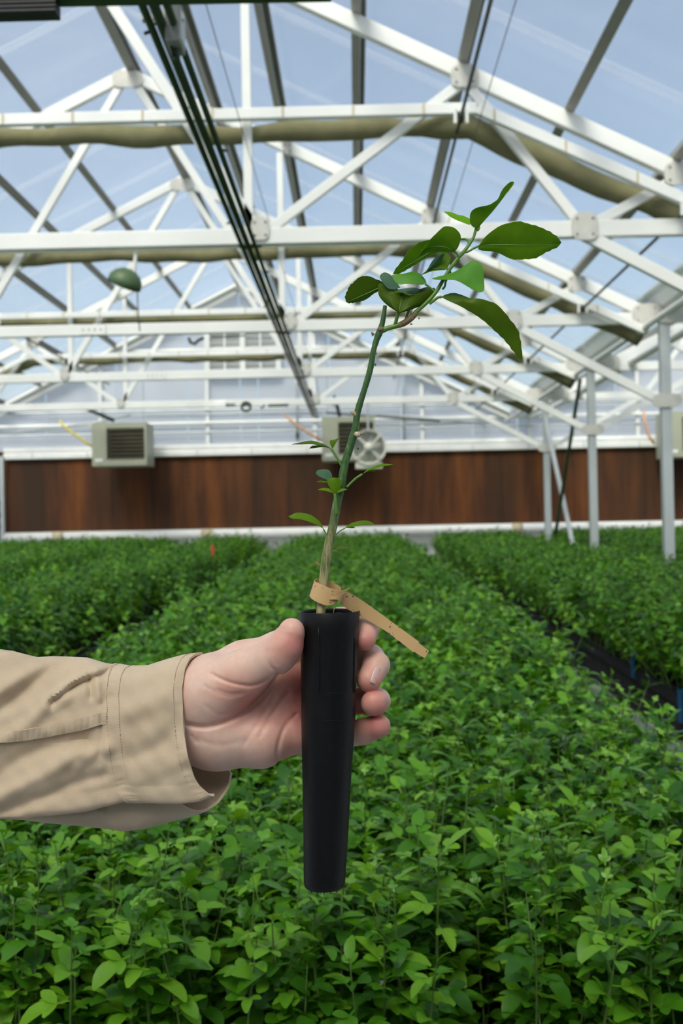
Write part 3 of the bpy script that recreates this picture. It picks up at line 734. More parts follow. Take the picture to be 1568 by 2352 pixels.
BEDS = [('middle bed', -.87, .665, 1.24, 16.3), ('first bed left of the middle', -2.30, -1.51, 2.6, 16.5), ('far left bed', -5.6, -2.85, 5.0, 16.6),
        ('bed right of the middle', 1.235, 2.38, 1.9, 16.5), ('far right bed behind the posts', 2.95, 6.2, 6.0, 16.9)]
front = []
for bi, (bn, xa, xb, ya, yb) in enumerate(BEDS):
    P = []; Y = ya
    while Y < yb:
        dy = np.interp(Y, [1, 3, 8, 16], [.043, .044, .052, .062]); dx = dy * .95
        lim = (0.40 * Y + .45)
        xs_ = np.arange(xa + dx * .4, xb, dx)
        for x in xs_:
            if abs(x) > lim + .3: continue
            P.append((x + rng.normal() * .007, Y + rng.normal() * .007))
        Y += dy
    P = np.array(P); n = len(P)
    tall = rng.random(n)
    scl = (0.86 + .26 * rng.random(n) + .14 * (tall > .95)) * rise(P[:, 1])
    edge = np.minimum(P[:, 0] - xa, xb - P[:, 0])
    lean = np.where(edge < .07, .28, .10)
    rot = np.stack([rng.normal(size=n) * lean, rng.normal(size=n) * lean, rng.random(n) * 6.28], 1)
    pick = rng.integers(0, NV, n)
    pts = np.stack([P[:, 0], P[:, 1], rackz(P[:, 1])], 1)
    keep = np.ones(n, bool)
    if bi == 0:
        # a dark gap where one tube stands empty at the front
        g = (np.abs(P[:, 0] - 0.135) < .045) & (P[:, 1] < 1.42); keep &= ~g
        inview = keep & (np.abs(P[:, 0]) < .345 * P[:, 1] + .03)
        idx = np.where(inview)[0]; idx = idx[np.argsort(P[idx, 1])][:300]
        front = [(pts[i], rot[i], scl[i], pick[i]) for i in idx]; keep[idx] = False
    points_obj('citrus_seedlings', pts[keep], rot[keep], scl[keep], pick[keep], 'dense green citrus seedlings filling the %s' % bn)
    # rack and bench under the bed
    rk = thing('seedling_rack', 'black tube rack under the seedlings of the %s' % bn, 'rack', ((xa + xb) / 2, ya, float(rackz(ya)) - .2), 'black seedling racks')
    mb = MB(); ny = 14; ys = np.linspace(ya - .03, yb + .03, ny)
    for a, b in zip(ys[:-1], ys[1:]):
        za, zb = float(rackz(a)) - .02, float(rackz(b)) - .02
        mb.add([(xa, a, za), (xb, a, za), (xb, b, zb), (xa, b, zb), (xa, a, za - .03), (xb, a, za - .03), (xb, b, zb - .03), (xa, b, zb - .03)],
               [(0, 1, 2, 3), (7, 6, 5, 4), (0, 4, 5, 1), (1, 5, 6, 2), (2, 6, 7, 3), (3, 7, 4, 0)])
    mb.build('tray', M_rack, rk)
    mb = MB(); Yq = ya
    while Yq < min(yb, 11):
        for x in (xa + .02, xb - .02):
            z = float(rackz(Yq)); mb.tube([(x, Yq, z - .2), (x, Yq, z)], [.012, .018], 6, False)
        Yq += .05
    for x in np.arange(xa + .03, xb, .05):
        z = float(rackz(ya)); mb.tube([(x, ya, z - .2), (x, ya, z)], [.012, .018], 6, False)
    tag(mb.build('edge_tubes', M_rack, rk), kind='stuff')
    be = thing('growing_bench', 'grey metal bench carrying the %s' % bn, 'bench', ((xa + xb) / 2, ya, 0), 'growing benches')
    mb = MB()
    for a, b in zip(ys[:-1], ys[1:]):
        za, zb = float(rackz(a)) - .205, float(rackz(b)) - .205
        mb.add([(xa, a, za), (xb, a, za), (xb, b, zb), (xa, b, zb), (xa, a, za - .05), (xb, a, za - .05), (xb, b, zb - .05), (xa, b, zb - .05)],
               [(0, 1, 2, 3), (7, 6, 5, 4), (0, 4, 5, 1), (1, 5, 6, 2), (2, 6, 7, 3), (3, 7, 4, 0)])
    mb.build('bench_top', M_alu, be)
    for yy in np.linspace(ya + .2, yb - .2, 7):
        for x in (xa + .08, xb - .08):
            z = float(rackz(yy)) - .25; MB().box((x, yy, z / 2), (.045, .045, z)).build('leg', M_alu, be)

for (p, rt, sc, pk) in front:
    t = bpy.data.objects.new('citrus_seedling', None); COL.objects.link(t); t.empty_display_size = .03
    t.location = p; t.rotation_euler = rt; t.scale = (sc, sc, sc)
    tag(t, 'young citrus seedling with small three part leaves in the front rows of the middle bed', 'seedling', 'seedlings in the front rows of the middle bed')
    o = bpy.data.objects.new('stem', stem_me[pk]); COL.objects.link(o); o.parent = t
    o = bpy.data.objects.new('pot', pot_me); COL.objects.link(o); o.parent = t
    for (idx, loc, rot, s_) in specs[pk][2]:
        o = bpy.data.objects.new('leaf', leaf_me[idx]); COL.objects.link(o); o.parent = t
        o.location = loc; o.rotation_euler = rot; o.scale = (s_, s_, s_)

def stake(px_, py_, px2, py2, Y, mt, label):
    a, b = W(px_, py_, Y), W(px2, py2, Y); b.z = float(rackz(Y)) - .02
    tag(MB().bar(a, b, .011 * (Y / 3) ** .7, .004).build('plant_stake', mt), label, 'stake')
stake(488, 1252, 492, 1312, 11.2, M_red, 'red plastic stake standing in the bed left of the middle')
for (px_, py0_, py1_, nm) in ((1441, 1496, 1556, 'farther of the two'), (1546, 1584, 1660, 'nearer of the two')):
    Y = 1.222 * FPX / (px_ - 819); p0, p1 = W(px_, py0_, Y), W(px_, py1_, Y)
    c_ = thing('rack_clip', 'blue plastic clip on the rack side by the right aisle, %s' % nm, 'clip', tuple((p0 + p1) / 2), 'blue rack clips')
    MB().box((1.226, Y, (p0.z + p1.z) / 2), (.012, .022, p0.z - p1.z)).build('clip', M_blue, c_)
    MB().box((1.236, Y, p0.z - .008), (.03, .026, .012)).build('hook', M_blue, c_)
# ------------------------------------------------------------------ the held sapling in its black tube
def bark_mat():
    t = NT('citrus bark'); v = t.coords((420, 420, 60)); n = t.noise(1.0, 4, v, 0.65)
    g = t.n('SeparateXYZ'); tc = t.n('TexCoord'); t.l(tc.outputs['Generated'], g.inputs[0])
    # tan corky bark low down, green with pale fissures higher up
    lo = t.ramp(n, [(0.38, C(96, 112, 50)), (0.50, C(176, 160, 108)), (0.62, C(206, 190, 140))])
    hi = t.ramp(n, [(0.50, C(48, 88, 34)), (0.62, C(72, 108, 44)), (0.72, C(176, 164, 116))])
    f = t.ramp(g.outputs[2], [(0.06, (0, 0, 0, 1)), (0.40, (1, 1, 1, 1))])
    c = t.mix(f, lo, hi)
    b = t.bsdf(Base_Color=c, Roughness=0.55)
    t.l(t.bump(n, 0.7, 0.0006), b.inputs['Normal']); return t.done(b)
M_bark = bark_mat()
M_twig = plain('green twig', C(96, 140, 52), 0.42, 0, 0.1, 300.0)
M_knot = plain('pale pruning scar', C(206, 186, 150), 0.7, 0, 0.15, 900.0)
M_node = plain('brown twig bark', C(132, 112, 72), 0.65, 0, 0.25, 900.0, .0003)
def sap_leaf(name, dark, mid, lite, trans, rough=.46):
    t = NT(name); v = t.coords(); n = t.noise(45, 3, v); n2 = t.noise(900, 2, v)
    c = t.ramp(n, [(0.3, dark), (0.5, mid), (0.72, lite)])
    b = t.bsdf(Base_Color=c, Roughness=rough, Specular_IOR_Level=.3)
    t.l(t.bump(n2, .15, .0004), b.inputs['Normal'])
    tl = t.n('BsdfTranslucent'); t.l(t.mix(1.0, c, (1.6, 1.7, .35, 1), 'MULTIPLY'), tl.inputs[0])
    mx = t.n('MixShader'); mx.inputs[0].default_value = trans; t.l(b.outputs[0], mx.inputs[1]); t.l(tl.outputs[0], mx.inputs[2])
    return t.done(mx)
M_sl = sap_leaf('sapling leaf', C(98, 138, 16), C(112, 150, 20), C(126, 162, 30), .55)
M_slface = sap_leaf('sapling leaf bright', C(84, 146, 44), C(98, 160, 52), C(112, 172, 64), .38)
M_sldark = sap_leaf('sapling leaf dark', C(86, 116, 16), C(94, 124, 18), C(106, 136, 26), .48)
M_slblue = sap_leaf('sapling leaf bluish', C(62, 96, 70), C(70, 106, 76), C(82, 118, 84), .15, .5)
M_slyoung = sap_leaf('sapling leaf young', C(120, 172, 22), C(134, 184, 26), C(146, 194, 34), .5)
M_vein = plain('pale leaf midrib', C(104, 144, 62), .45, 0, .05, 100)

def tube_black():
    t = NT('black tube plastic'); v = t.coords((90, 90, 14)); n = t.noise(1.0, 5, v, .6)
    n2 = t.noise(260, 3, t.coords())
    c = t.ramp(n2, [(0.35, C(9, 9, 10)), (0.62, C(13, 13, 13)), (0.80, C(30, 30, 30))])
    r = t.n('MapRange'); r.inputs['To Min'].default_value = .34; r.inputs['To Max'].default_value = .55; t.l(n, r.inputs[0])
    b = t.bsdf(Base_Color=c, Roughness=r.outputs[0], Specular_IOR_Level=.30)
    t.l(t.bump(n, .12, .0004), b.inputs['Normal']); return t.done(b)
M_tube = tube_black()
pt0 = H(745, 2036, 0)
sap = thing('potted_citrus_sapling', 'bare stemmed citrus sapling with broad top leaves in a tapered black tube', 'sapling', tuple(pt0))
prof_px = [(1404, 757, 69), (1440, 756.5, 67.5), (1500, 755.5, 65.5), (1592, 754, 63), (1655, 753.5, 62), (1800, 750, 55.5), (1900, 748.5, 52), (1980, 746, 49), (2022, 745, 47.5), (2033, 745, 46)]
def pot_ring(py, px, r, n=64):
    c = H(px, py, 0); rr = r * PX; return [c + Vector((rr * math.cos(2 * PI * j / n), rr * math.sin(2 * PI * j / n), 0)) for j in range(n)]
rings = [pot_ring(*q) for q in [(1407, 757, 66.5), (1404, 757, 67.2), (1403, 757, 68.2), (1404.5, 757, 69)] + prof_px[1:]] + [pot_ring(2035, 745, 44), pot_ring(2035.5, 745, 10)]
inner = [pot_ring(1407, 757, 66.5), pot_ring(1500, 755.5, 62.5), pot_ring(1600, 754, 60)]
mb = MB(); n = 64
for seq, flip in ((rings, False), (inner, True)):
    o = len(mb.v); mb.v += [tuple(v) for rg in seq for v in rg]
    for i in range(len(seq) - 1):
        for j in range(n):
            f = (o + i * n + j, o + (i + 1) * n + j, o + (i + 1) * n + (j + 1) % n, o + i * n + (j + 1) % n)
            mb.f.append(f if not flip else f[::-1])
    if not flip: mb.f.append(tuple(o + (len(seq) - 1) * n + j for j in range(n))[::-1])
tube_ob = mb.build('tube', M_tube, sap, True)
def on_tube(px, py, lift=0.5):                # point on the near face of the tube
    ys = [q[0] for q in prof_px]; c = np.interp(py, ys, [q[1] for q in prof_px]); r = np.interp(py, ys, [q[2] for q in prof_px])
    dx = px - c; d = -math.sqrt(max(r * r - dx * dx, 1)); return H(px, py, d * 1.0 - lift)
MB().tube([on_tube(731, 1438, 0), on_tube(732, 1460, 1.2), on_tube(732, 1520, 1.6), on_tube(732, 1585, 1.6), on_tube(732, 1593, .2)], [.0003, .0006, .0007, .0007, .0003], 8).build('rib', M_tube, tube_ob, True)
MB().tube([on_tube(816, 1440, 0), on_tube(814.5, 1480, 1.2), on_tube(812, 1585, 1.6), on_tube(811, 1593, .2)], [.0003, .0006, .0007, .0003], 8).build('rib', M_tube, tube_ob, True)
for yy in (1592, 1655):
    MB().tube([on_tube(px, yy, -.15) for px in np.linspace(700, 806, 15)], .00022, 6).build('mould_line', M_tube, tube_ob, True)
mb = MB(); 
for j in range(5):
    a = -PI / 2 - .7 + .35 * j; c = H(745, 2035.5, 0); mb.box(c + Vector((.0128 * math.cos(a), .0128 * math.sin(a), 0.0008)), (.0009, .0009, .003))
tag(mb.build('drain_slot', M_black, tube_ob), kind='stuff')
mb = MB(); c = H(757, 1412, 0); k = 40; vs = [c]; fs = []
for ring_ in (1, 2, 3, 4):
    for j in range(k):
        a = 2 * PI * j / k; r = 66 * PX * ring_ / 4; vs.append(c + Vector((r * math.cos(a), r * math.sin(a), random.uniform(-.0012, .0012) - (.0005 if ring_ < 4 else .001))))
for j in range(k):
    fs.append((0, 1 + j, 1 + (j + 1) % k))
    for q in range(3): fs.append((1 + q * k + j, 1 + (q + 1) * k + j, 1 + (q + 1) * k + (j + 1) % k, 1 + q * k + (j + 1) % k))
soil = mb.add(vs, fs).build('soil', M_soil, sap, True)
MB().tube([H(765, 1408, -20), H(767, 1400, -22), H(771, 1396, -20)], .0004, 5).build('root_hair', M_node, soil)

def crisp(o):
    e = o.modifiers.new('crisp rim', 'EDGE_SPLIT'); e.split_angle = math.radians(50)
def catmull(pts, per=6):
    pts = np.asarray(pts, float); out = []
    P = np.vstack([2 * pts[0] - pts[1], pts, 2 * pts[-1] - pts[-2]])
    for i in range(1, len(P) - 2):
        for t_ in np.linspace(0, 1, per, endpoint=False):
            a, b, c, d = P[i - 1], P[i], P[i + 1], P[i + 2]
            out.append(.5 * (2 * b + (c - a) * t_ + (2 * a - 5 * b + 4 * c - d) * t_ ** 2 + (-a + 3 * b - 3 * c + d) * t_ ** 3))
    out.append(pts[-1]); return np.array(out)
def px_tube(pts, n=10, per=6, wob=0.0, seed=0):
    """pts: (px, py, d, radius px)"""
    q = catmull(pts, per); r_ = np.random.default_rng(seed)
    return MB().tube(list(map(Vector, Hn(q[:, :3]))), [max(v, .3) * PX * (1 + wob * r_.normal()) for v in q[:, 3]], n)
stem = px_tube([(735, 1424, -6, 10.5), (737, 1400, -6, 10.3), (741, 1350, -6, 10.3), (748, 1290, -5, 10.8), (757, 1240, -4, 10.6), (766, 1200, -3, 10.2), (775, 1150, -2, 10), (784, 1112, -1, 9.3), (789, 1080, 0, 8.8), (796, 1050, 1, 9), (807, 1015, 2, 9.2), (816, 985, 3, 8.6), (819, 958, 3, 7.6), (823, 938, 4, 7.6), (838, 890, 5, 6.8), (850, 848, 5, 6.9), (857, 808, 5, 6.4), (864, 782, 5, 7.0), (871, 764, 5, 8.2), (877, 745, 5, 6.2), (881, 725, 5, 5.4), (884, 702, 5, 4.6)], 12, 6, .03).build('stem', M_bark, sap, True)
def part_stem(name, pts, mat, par=stem, **k): return px_tube(pts, **k).build(name, mat, par, True)
part_stem('branch', [(870, 764, 4, 6.5), (880, 758, 2, 6.6), (893, 753, 0, 5.8), (912, 748, -2, 5.6), (930, 739, -3, 6.2), (945, 728, -4, 5.8), (958, 714, -4, 5.0), (975, 699, -4, 4.8), (990, 684, -4, 4.7), (1004, 666, -3, 4.6), (1018, 642, -2, 4.4), (1034, 616, -1, 4.5), (1052, 592, 0, 4.5), (1066, 577, 0, 4.3), (1078, 560, 1, 3.8), (1087, 545, 1, 3.4), (1091, 532, 1, 3.4), (1093, 522, 1, 2.4)], M_twig)
part_stem('bark_patch', [(915, 748.5, -3, 5.4), (928, 742, -4, 7.2), (940, 734, -5, 7.2), (950, 725.5, -5, 6.2), (956, 718, -5, 4.4)], M_node)
def knob(pts, mat=M_knot): part_stem('bud_scar', pts, mat, n=8, per=3)
knob([(818, 955, 2, 5), (811, 948, -3, 5), (806, 944, -5, 3.4)]); knob([(816, 996, -6, 5), (822, 998, -10, 7), (826, 998, -10, 5)]); knob([(826, 998, -9, 1.6), (836, 996, -10, .4)], M_node)
knob([(858, 770, 3, 4), (855, 766, 2, 3), (853, 763, 2, 1.5)], M_node); knob([(860, 838, 5, 4.5), (863, 836, 5, 2.5)], M_bark); knob([(860, 812, 5, 4), (865, 812, 5, 2)], M_bark); knob([(820, 1030, 2, 4), (824, 1031, 2, 2)], M_bark)
knob([(869, 757, 0, 6), (876, 756, -2, 6), (880, 756, -2, 4)], M_node); knob([(1095, 530, 0, 3), (1099, 524, 0, 3.4), (1101, 519, 0, 1.2)], M_twig)
knob([(942, 745, -4, 2.5), (947, 744, -5, 1)], M_node); knob([(961, 731, -4, 2.5), (964, 732, -5, 1)], M_node)

def resample(p, n):
    p = np.asarray(p, float); p = catmull(p, 8) if len(p) > 2 else p
    s = np.r_[0, np.cumsum(np.linalg.norm(np.diff(p[:, :2], axis=0), axis=1) + 1e-6)]; s /= s[-1]
    u = np.linspace(0, 1, n); return np.stack([np.interp(u, s, p[:, k]) for k in range(p.shape[1])], 1)
def leaf(A, M, B, mat, dM=0, dA=-10, dB=10, arch=0.0, petiole=None, serr=1.0, vein=True, bulge=0.0, N=26, parent=None, pr=2.6, seed=0, thick=.8):
    """A, B: the two outlines, M: the midrib, each base -> tip in photograph pixels; d*: how far each leans to or from the lens"""
    base, tip = M[0], M[-1]
    A = [base] + list(A) + [tip]; B = [base] + list(B) + [tip]
    def withd(p, d):
        p = [tuple(q) for q in p]; k = len(p); out = []
        for i, q in enumerate(p):
            t_ = i / (k - 1); out.append((q[0], q[1], q[2] if len(q) > 2 else d * math.sin(PI * min(1, t_ * 1.0)) ** .8 if 0 < t_ < 1 else 0))
        return np.array(out, float)
    a, m_, b = (resample(withd(p, d), N) for p, d in ((A, dA), (M, 0), (B, dB)))
    u = np.linspace(0, 1, N)
    for q in (a, m_, b): q[:, 2] += dM * 1.0 + arch * np.sin(PI * u)
    r_ = np.random.default_rng(seed)
    for q in (a, b):                            # fine crenate edge
        out = q[:, :2] - m_[:, :2]; L = np.linalg.norm(out, axis=1, keepdims=True) + 1e-6
        q[:, :2] += out / L * ((np.arange(N) % 2) * 2 - 1)[:, None] * serr * .55 * np.clip(u * 1.6 - .3, 0, 1)[:, None] * (L > 4)
    K = 4; cols = []
    for j in range(K): t_ = j / K; w = a * (1 - t_) + m_ * t_; w[:, 2] += bulge * math.sin(PI * t_); cols.append(w)
    for j in range(K + 1): t_ = j / K; w = m_ * (1 - t_) + b * t_; w[:, 2] += bulge * math.sin(PI * t_); cols.append(w)
    nc = len(cols); V = np.stack(cols, 1).reshape(-1, 3)
    F = [(i * nc + j, i * nc + j + 1, (i + 1) * nc + j + 1, (i + 1) * nc + j) for i in range(N - 1) for j in range(nc - 1)]
    mb = MB(); mb.v = [tuple(v) for v in Hn(V)]; mb.f = F
    o = mb.build('leaf', mat, parent or sap, True)
    sm = o.modifiers.new('thickness', 'SOLIDIFY'); sm.thickness = thick * PX; sm.offset = 0; crisp(o)
    if vein:
        w = m_.copy(); w[:, 2] -= .5
        r = np.interp(u, [0, .7, 1], [1.5, .8, .3]); MB().tube(list(map(Vector, Hn(w))), list(r * PX), 6).build('midrib', M_vein, o, True)
    if petiole:
        p = [tuple(q) + (dM,) if len(q) == 2 else q for q in petiole]
        px_tube([(q[0], q[1], q[2], pr) for q in p], 8, 5).build('petiole', M_twig, o, True)
    return o
# L1 broad leaf reaching right
leaf([(1111, 547), (1129, 531), (1149, 518), (1167, 512.5), (1189, 508), (1199, 509.5), (1213, 514), (1233, 519), (1252, 527), (1265, 533.5), (1282, 546)],
     [(1099, 565), (1130, 562.7), (1164, 562.5), (1212, 563.4), (1262, 561.8), (1288.5, 557)],
     [(1097, 571), (1104, 575), (1130, 577.7), (1147, 582), (1161, 589.5), (1178, 596), (1199, 596), (1230, 593), (1248, 582.6), (1266, 574), (1282, 566.5)],
     M_sl, -4, -26, 10, -6, [(1066, 580, 0), (1076, 577, -2), (1088, 570, -3), (1100, 564.5, -4)], bulge=-2, seed=1, serr=1.6)
# L2 upright curled leaf
leaf([(1084, 520), (1078.5, 508), (1080, 490), (1087, 481), (1098, 476), (1122, 471), (1134.5, 464), (1144, 456), (1153, 436), (1170, 418.5)],
     [(1094, 525), (1106, 511), (1121, 494), (1138, 474), (1155, 451), (1170, 432), (1179, 417)],
     [(1100, 520, 4), (1113, 505.6, 8), (1127, 490, 10), (1140.6, 473.5, 8), (1156, 453.6, 2), (1171, 434, -4), (1180.5, 421, -4)],
     M_sl, -4, -16, 6, -4, vein=False, seed=2, serr=.4)
# L3 small yellow green leaf
leaf([(1078, 503), (1067, 497), (1059, 494.5), (1050, 493.5), (1042.5, 490), (1032, 487)], [(1080, 512), (1064, 505), (1045, 497), (1019, 486)],
     [(1078, 516), (1059, 509.5), (1044, 503), (1033, 497), (1024, 489.5)], M_slyoung, 10, 8, -6, 0, seed=3, serr=.3, vein=False)
# L5 leaf behind L4, reaching down left
leaf([(1050, 542), (1020, 540), (985, 551), (964, 556), (950, 566), (937, 577), (924.5, 597), (907, 619)], [(1058, 549), (1010, 566), (960, 596), (925, 616), (902, 630)],
     [(1050, 560), (1030, 572), (1000, 581), (976, 594), (948, 611), (918, 628)], M_sl, 22, -16, 10, 4, [(1076, 560, 2), (1074, 553, 8), (1068, 549, 14), (1058, 549, 22)], seed=5, serr=1.2, pr=2.4)
# L4 upper left leaf, curled
leaf([(1052, 567), (1058, 547), (1055, 535), (1042.6, 523), (1026, 519.4), (1017, 521.7), (1003, 534.7), (986, 551.5), (972, 570), (965, 581)],
     [(1043, 578), (1029, 570), (1010.5, 566), (990.6, 567), (975, 573), (963, 588)], [(1036, 579.5), (1021, 579.5), (998, 578), (978, 582)],
     M_sl, -6, -22, 14, -6, [(1054, 602, 0), (1053, 592, -3), (1050, 584, -5), (1043, 578, -6)], seed=4, serr=.6, bulge=-4)
# L6 small folded leaf
leaf([(1029, 612), (1035, 594), (1032, 587), (1021.5, 580.6), (1012, 581), (998, 593), (989, 605), (980, 621)], [(1026, 617), (1006, 616.5), (990.6, 618.5), (978, 624), (966, 632)],
     [(1020, 620), (1006, 621), (990.6, 623), (978, 627.5)], M_sl, 12, 14, -10, 0, [(1034, 626, 2), (1031, 621, 7), (1026, 617, 12)], seed=6, serr=.4, bulge=5)
leaf([(1014, 583, 14), (1006, 587, 15), (996, 596, 14), (987, 609, 13)], [(1020, 582), (1008, 592), (996, 606), (980, 622)], [(1018, 588, 8), (1011, 600, 8), (1002, 612, 8), (990, 619, 8)], M_slblue, 3, 6, -6, 0, vein=False, seed=61, serr=0)
# L7 twisted leaf crossing the twig
leaf([(1007, 635), (1026, 631), (1046, 623), (1062.6, 613), (1081, 600.6), (1088.7, 598), (1099, 602), (1107, 610.5), (1110, 627)], [(992, 640), (1020, 637.5), (1050, 634), (1080, 638), (1112, 655)],
     [(1000, 642), (1015, 642.7), (1041, 642.7), (1052, 645.7), (1065.7, 653), (1081, 662.6), (1093, 669), (1106, 671), (1111.6, 665.6)], M_slface, -14, 18, -12, -4, [(1016, 664, -2), (1021, 658, -7), (1023, 648, -10), (1026, 640, -13)], seed=7, serr=.8, vein=False)
# L8 long drooping leaf
leaf([(1025, 676, 22), (1038, 673, 26), (1049, 674, 24), (1066, 680, 14), (1078, 684.7, 2), (1102, 686, -10), (1125, 692.4, -14), (1141, 699, -14), (1150, 708.5, -14), (1160.6, 719, -14), (1170.6, 733, -13), (1180.5, 745, -12), (1190, 759, -10), (1194, 776, -8), (1197, 794, -6), (1198, 808, -4), (1200.4, 820, -2)],
     [(1013, 681.7), (1030, 686), (1055, 689, -4), (1085, 697, -6), (1112, 712, -4), (1135, 735, -2), (1156, 760, 0), (1178, 790, 0), (1199.5, 831)],
     [(1024, 688, -4), (1041, 696, -6), (1056, 703, -2), (1072, 712, 2), (1093, 724.5, 6), (1115, 740.6, 8), (1133, 757.5, 8), (1150, 773, 8), (1164, 788, 6), (1179, 808, 4), (1193, 826, 2)],
     M_sldark, -10, 0, 0, -8, [(986, 698, -4), (998, 688.6, -7), (1006, 683, -9), (1014, 681.7, -10)], seed=8, serr=1.6, pr=3.2, vein=False)
# L9 left leaf
leaf([(872.6, 644), (864, 642), (853, 636), (842, 634), (829, 635), (819, 641), (810, 650), (802.5, 656), (797.5, 667), (792, 681)], [(884, 654), (870, 661), (850, 670.5), (829, 680), (808, 689), (794, 693)],
     [(870, 668), (858.6, 674), (846, 684), (833, 691), (815, 695), (801, 696)], M_sldark, 14, -16, 10, 0, [(930, 690, 8), (905, 660, 14), (884, 654, 14)], seed=9, serr=1.8)
# L13 mid leaf, folded, pale upper face behind
leaf([(979, 650, 20), (973.6, 639, 26), (962, 628, 28), (950, 623.5, 26), (938, 626, 16), (926, 629, 8), (914, 630, 2)], [(976, 652), (962, 644.5), (945.6, 637), (931, 632), (917, 630.5), (899, 632)],
     [(968, 653.6), (955, 652.3), (934, 651.8), (916, 653), (905, 645)], M_slface, -2, 0, -10, 0, [(1000, 672, -2), (987.6, 661, -2), (976, 652, -2)], seed=13, serr=.4, vein=False)
# L11 inner leaf of the bowl and L10 the dark bowl leaf
leaf([(925, 690), (908, 672), (914, 665, 30), (930, 662.5, 34), (948, 660.6, 36)], [(938, 708), (945, 692), (955, 675), (965, 664)], [(960, 700), (985, 676), (992, 662, 24), (979, 659.5, 34)], M_slblue, 10, 10, 10, 6, [(930, 741, -3), (934, 726, 2), (939, 712, 8)], seed=11, serr=.3, vein=False, pr=3.4)
leaf([(889, 700.6), (871, 681), (868.5, 665.6), (868.5, 653), (877, 651.5), (892, 662.7), (906, 665)], [(915, 718), (918, 704), (921, 690), (924, 672)],
     [(920, 718), (945.6, 710.5), (976, 696.4), (996, 672.6), (999, 664), (997, 660.5), (969, 673), (951, 677.3)], M_sldark, -14, 22, 16, 0, [(903, 751, 0), (908, 742, -4), (911, 730, -9), (915, 718, -13)], seed=10, serr=.3, bulge=-14, pr=4.2)
# L12 grey green leaf over the bowl
leaf([(910.5, 648.7), (903.5, 639), (895, 630.5), (885, 626), (878, 627.5)], [(919, 661), (903, 651), (887, 639), (873, 632)], [(906, 664), (892, 663), (884, 655.7), (876, 645), (872, 636)], M_slblue, -12, 14, -8, -4, seed=12, serr=.6, vein=False)
# the small three-part leaves low on the stem
def winged(pts, w):
    return [(q[0], q[1], q[2], w * k) for q, k in zip(pts, (.5, .9, 1.15, 1.2, .6))]
def trile(label_pts, pet, mat, pr=2.0):
    o0 = None
    for i, (A, M, B, d, mt) in enumerate(label_pts):
        o = leaf(A, M, B, mt or mat, d[0], d[1], d[2], 0, pet if i == 0 else None, seed=40 + i, serr=.2, vein=False, N=14, pr=pr, thick=.7)
trile([([(750, 1024), (743, 1020), (721, 1013), (708, 1012.7), (690, 1016)], [(760, 1031), (742, 1021), (720, 1016.5), (700, 1017), (670, 1020.5)], [(749, 1026), (726, 1022), (716, 1020), (691, 1020.6)], (-2, 6, -6), M_sldark),
       ([(740, 1023), (726, 1023.5), (716, 1024.5)], [(760, 1031), (745, 1026), (725, 1026), (710, 1030)], [(746, 1026.5), (735, 1027), (721, 1029.5)], (2, 4, -4), M_sldark),
       ([(757, 1017), (758, 1011.5), (768, 1010)], [(763, 1031), (765, 1020), (772, 1010), (782, 1003)], [(768, 1023), (773, 1014), (777, 1008)], (0, 8, -4), M_sl)],
      [(788, 1077, 0), (782, 1066, 0), (774, 1052, -1), (766, 1039, -1), (760, 1031, -2)], M_sl, 2.8)
trile([([(758, 1121), (751, 1107.7), (753, 1100), (766, 1097)], [(769, 1134), (768, 1122), (768, 1110), (770, 1097)], [(777.7, 1126), (785, 1112.6), (784, 1102.7), (776, 1097.7)], (-16, 6, 4), M_sl),
       ([(757, 1123), (743, 1120.5)], [(768, 1134), (756, 1127), (745, 1124), (730, 1124.7)], [(764, 1132.5), (749.5, 1128), (740, 1126.5)], (-16, 4, -4), M_sl),
       ([(780, 1124), (787.6, 1121.8)], [(772, 1133), (780, 1127), (788, 1124), (797.6, 1124)], [(779, 1131), (786, 1128)], (-18, 4, -2), M_sl)],
      [(773, 1181, -10), (772, 1168, -14), (771, 1156, -16), (770, 1145, -16), (769, 1134, -16)], M_sl, 3.4)
trile([([(762, 1096), (761, 1088), (754.5, 1079.5), (743, 1078), (729.6, 1080)], [(754, 1104), (748, 1095), (738, 1088), (725, 1085.5)], [(743, 1099), (733, 1094.4), (727, 1090)], (-6, 10, -6), M_slblue),
       ([(745, 1103), (738, 1102.7)], [(753, 1105), (742, 1105), (727, 1107)], [(749, 1108), (738, 1107.5)], (-4, 3, -3), M_sl)], [(774, 1128, -4), (764, 1114, -6), (754, 1104, -6)], M_sl, 1.6)
trile([([(845, 1078), (862, 1069.5), (882, 1065)], [(832, 1089), (848, 1078.5), (868, 1072), (902, 1067)], [(849, 1079), (865.5, 1075), (882, 1070.5)], (-2, 8, -4), M_sl),
       ([(842, 1081), (852, 1079)], [(834, 1087), (848, 1080), (864, 1081.5)], [(845, 1083), (855, 1082.5)], (4, 3, -3), M_sl)], [(796, 1119, -2), (806, 1109, -2), (818, 1098, -2), (832, 1089, -2)], M_sl, 2.6)
trile([([(736, 1200.5), (724.6, 1190), (711, 1182), (693, 1178), (680, 1178)], [(742, 1214), (730, 1202), (712, 1192), (690, 1185), (662, 1186.3)], [(729.6, 1206), (713, 1199.7), (691.5, 1193), (671.6, 1191.4)], (-4, 8, -8), M_sl)], [(751, 1233, -4), (747, 1224, -4), (742, 1214, -4)], M_sl, 1.6)
trile([([(802, 1204), (819, 1198), (837, 1195.5), (852, 1199)], [(792, 1213), (806, 1207), (828, 1202), (862, 1205.5)], [(800, 1211), (816, 1209), (834, 1204.9), (849, 1205)], (-4, 10, -6), M_sl),
       ([(802, 1210.5), (809, 1209.5)], [(796, 1212), (806, 1211.4), (816, 1212.5)], [(803, 1212.5), (810, 1213)], (0, 3, -2), M_sl)], [(771, 1228, -4), (780, 1220, -4), (792, 1213, -4)], M_sl, 1.4)
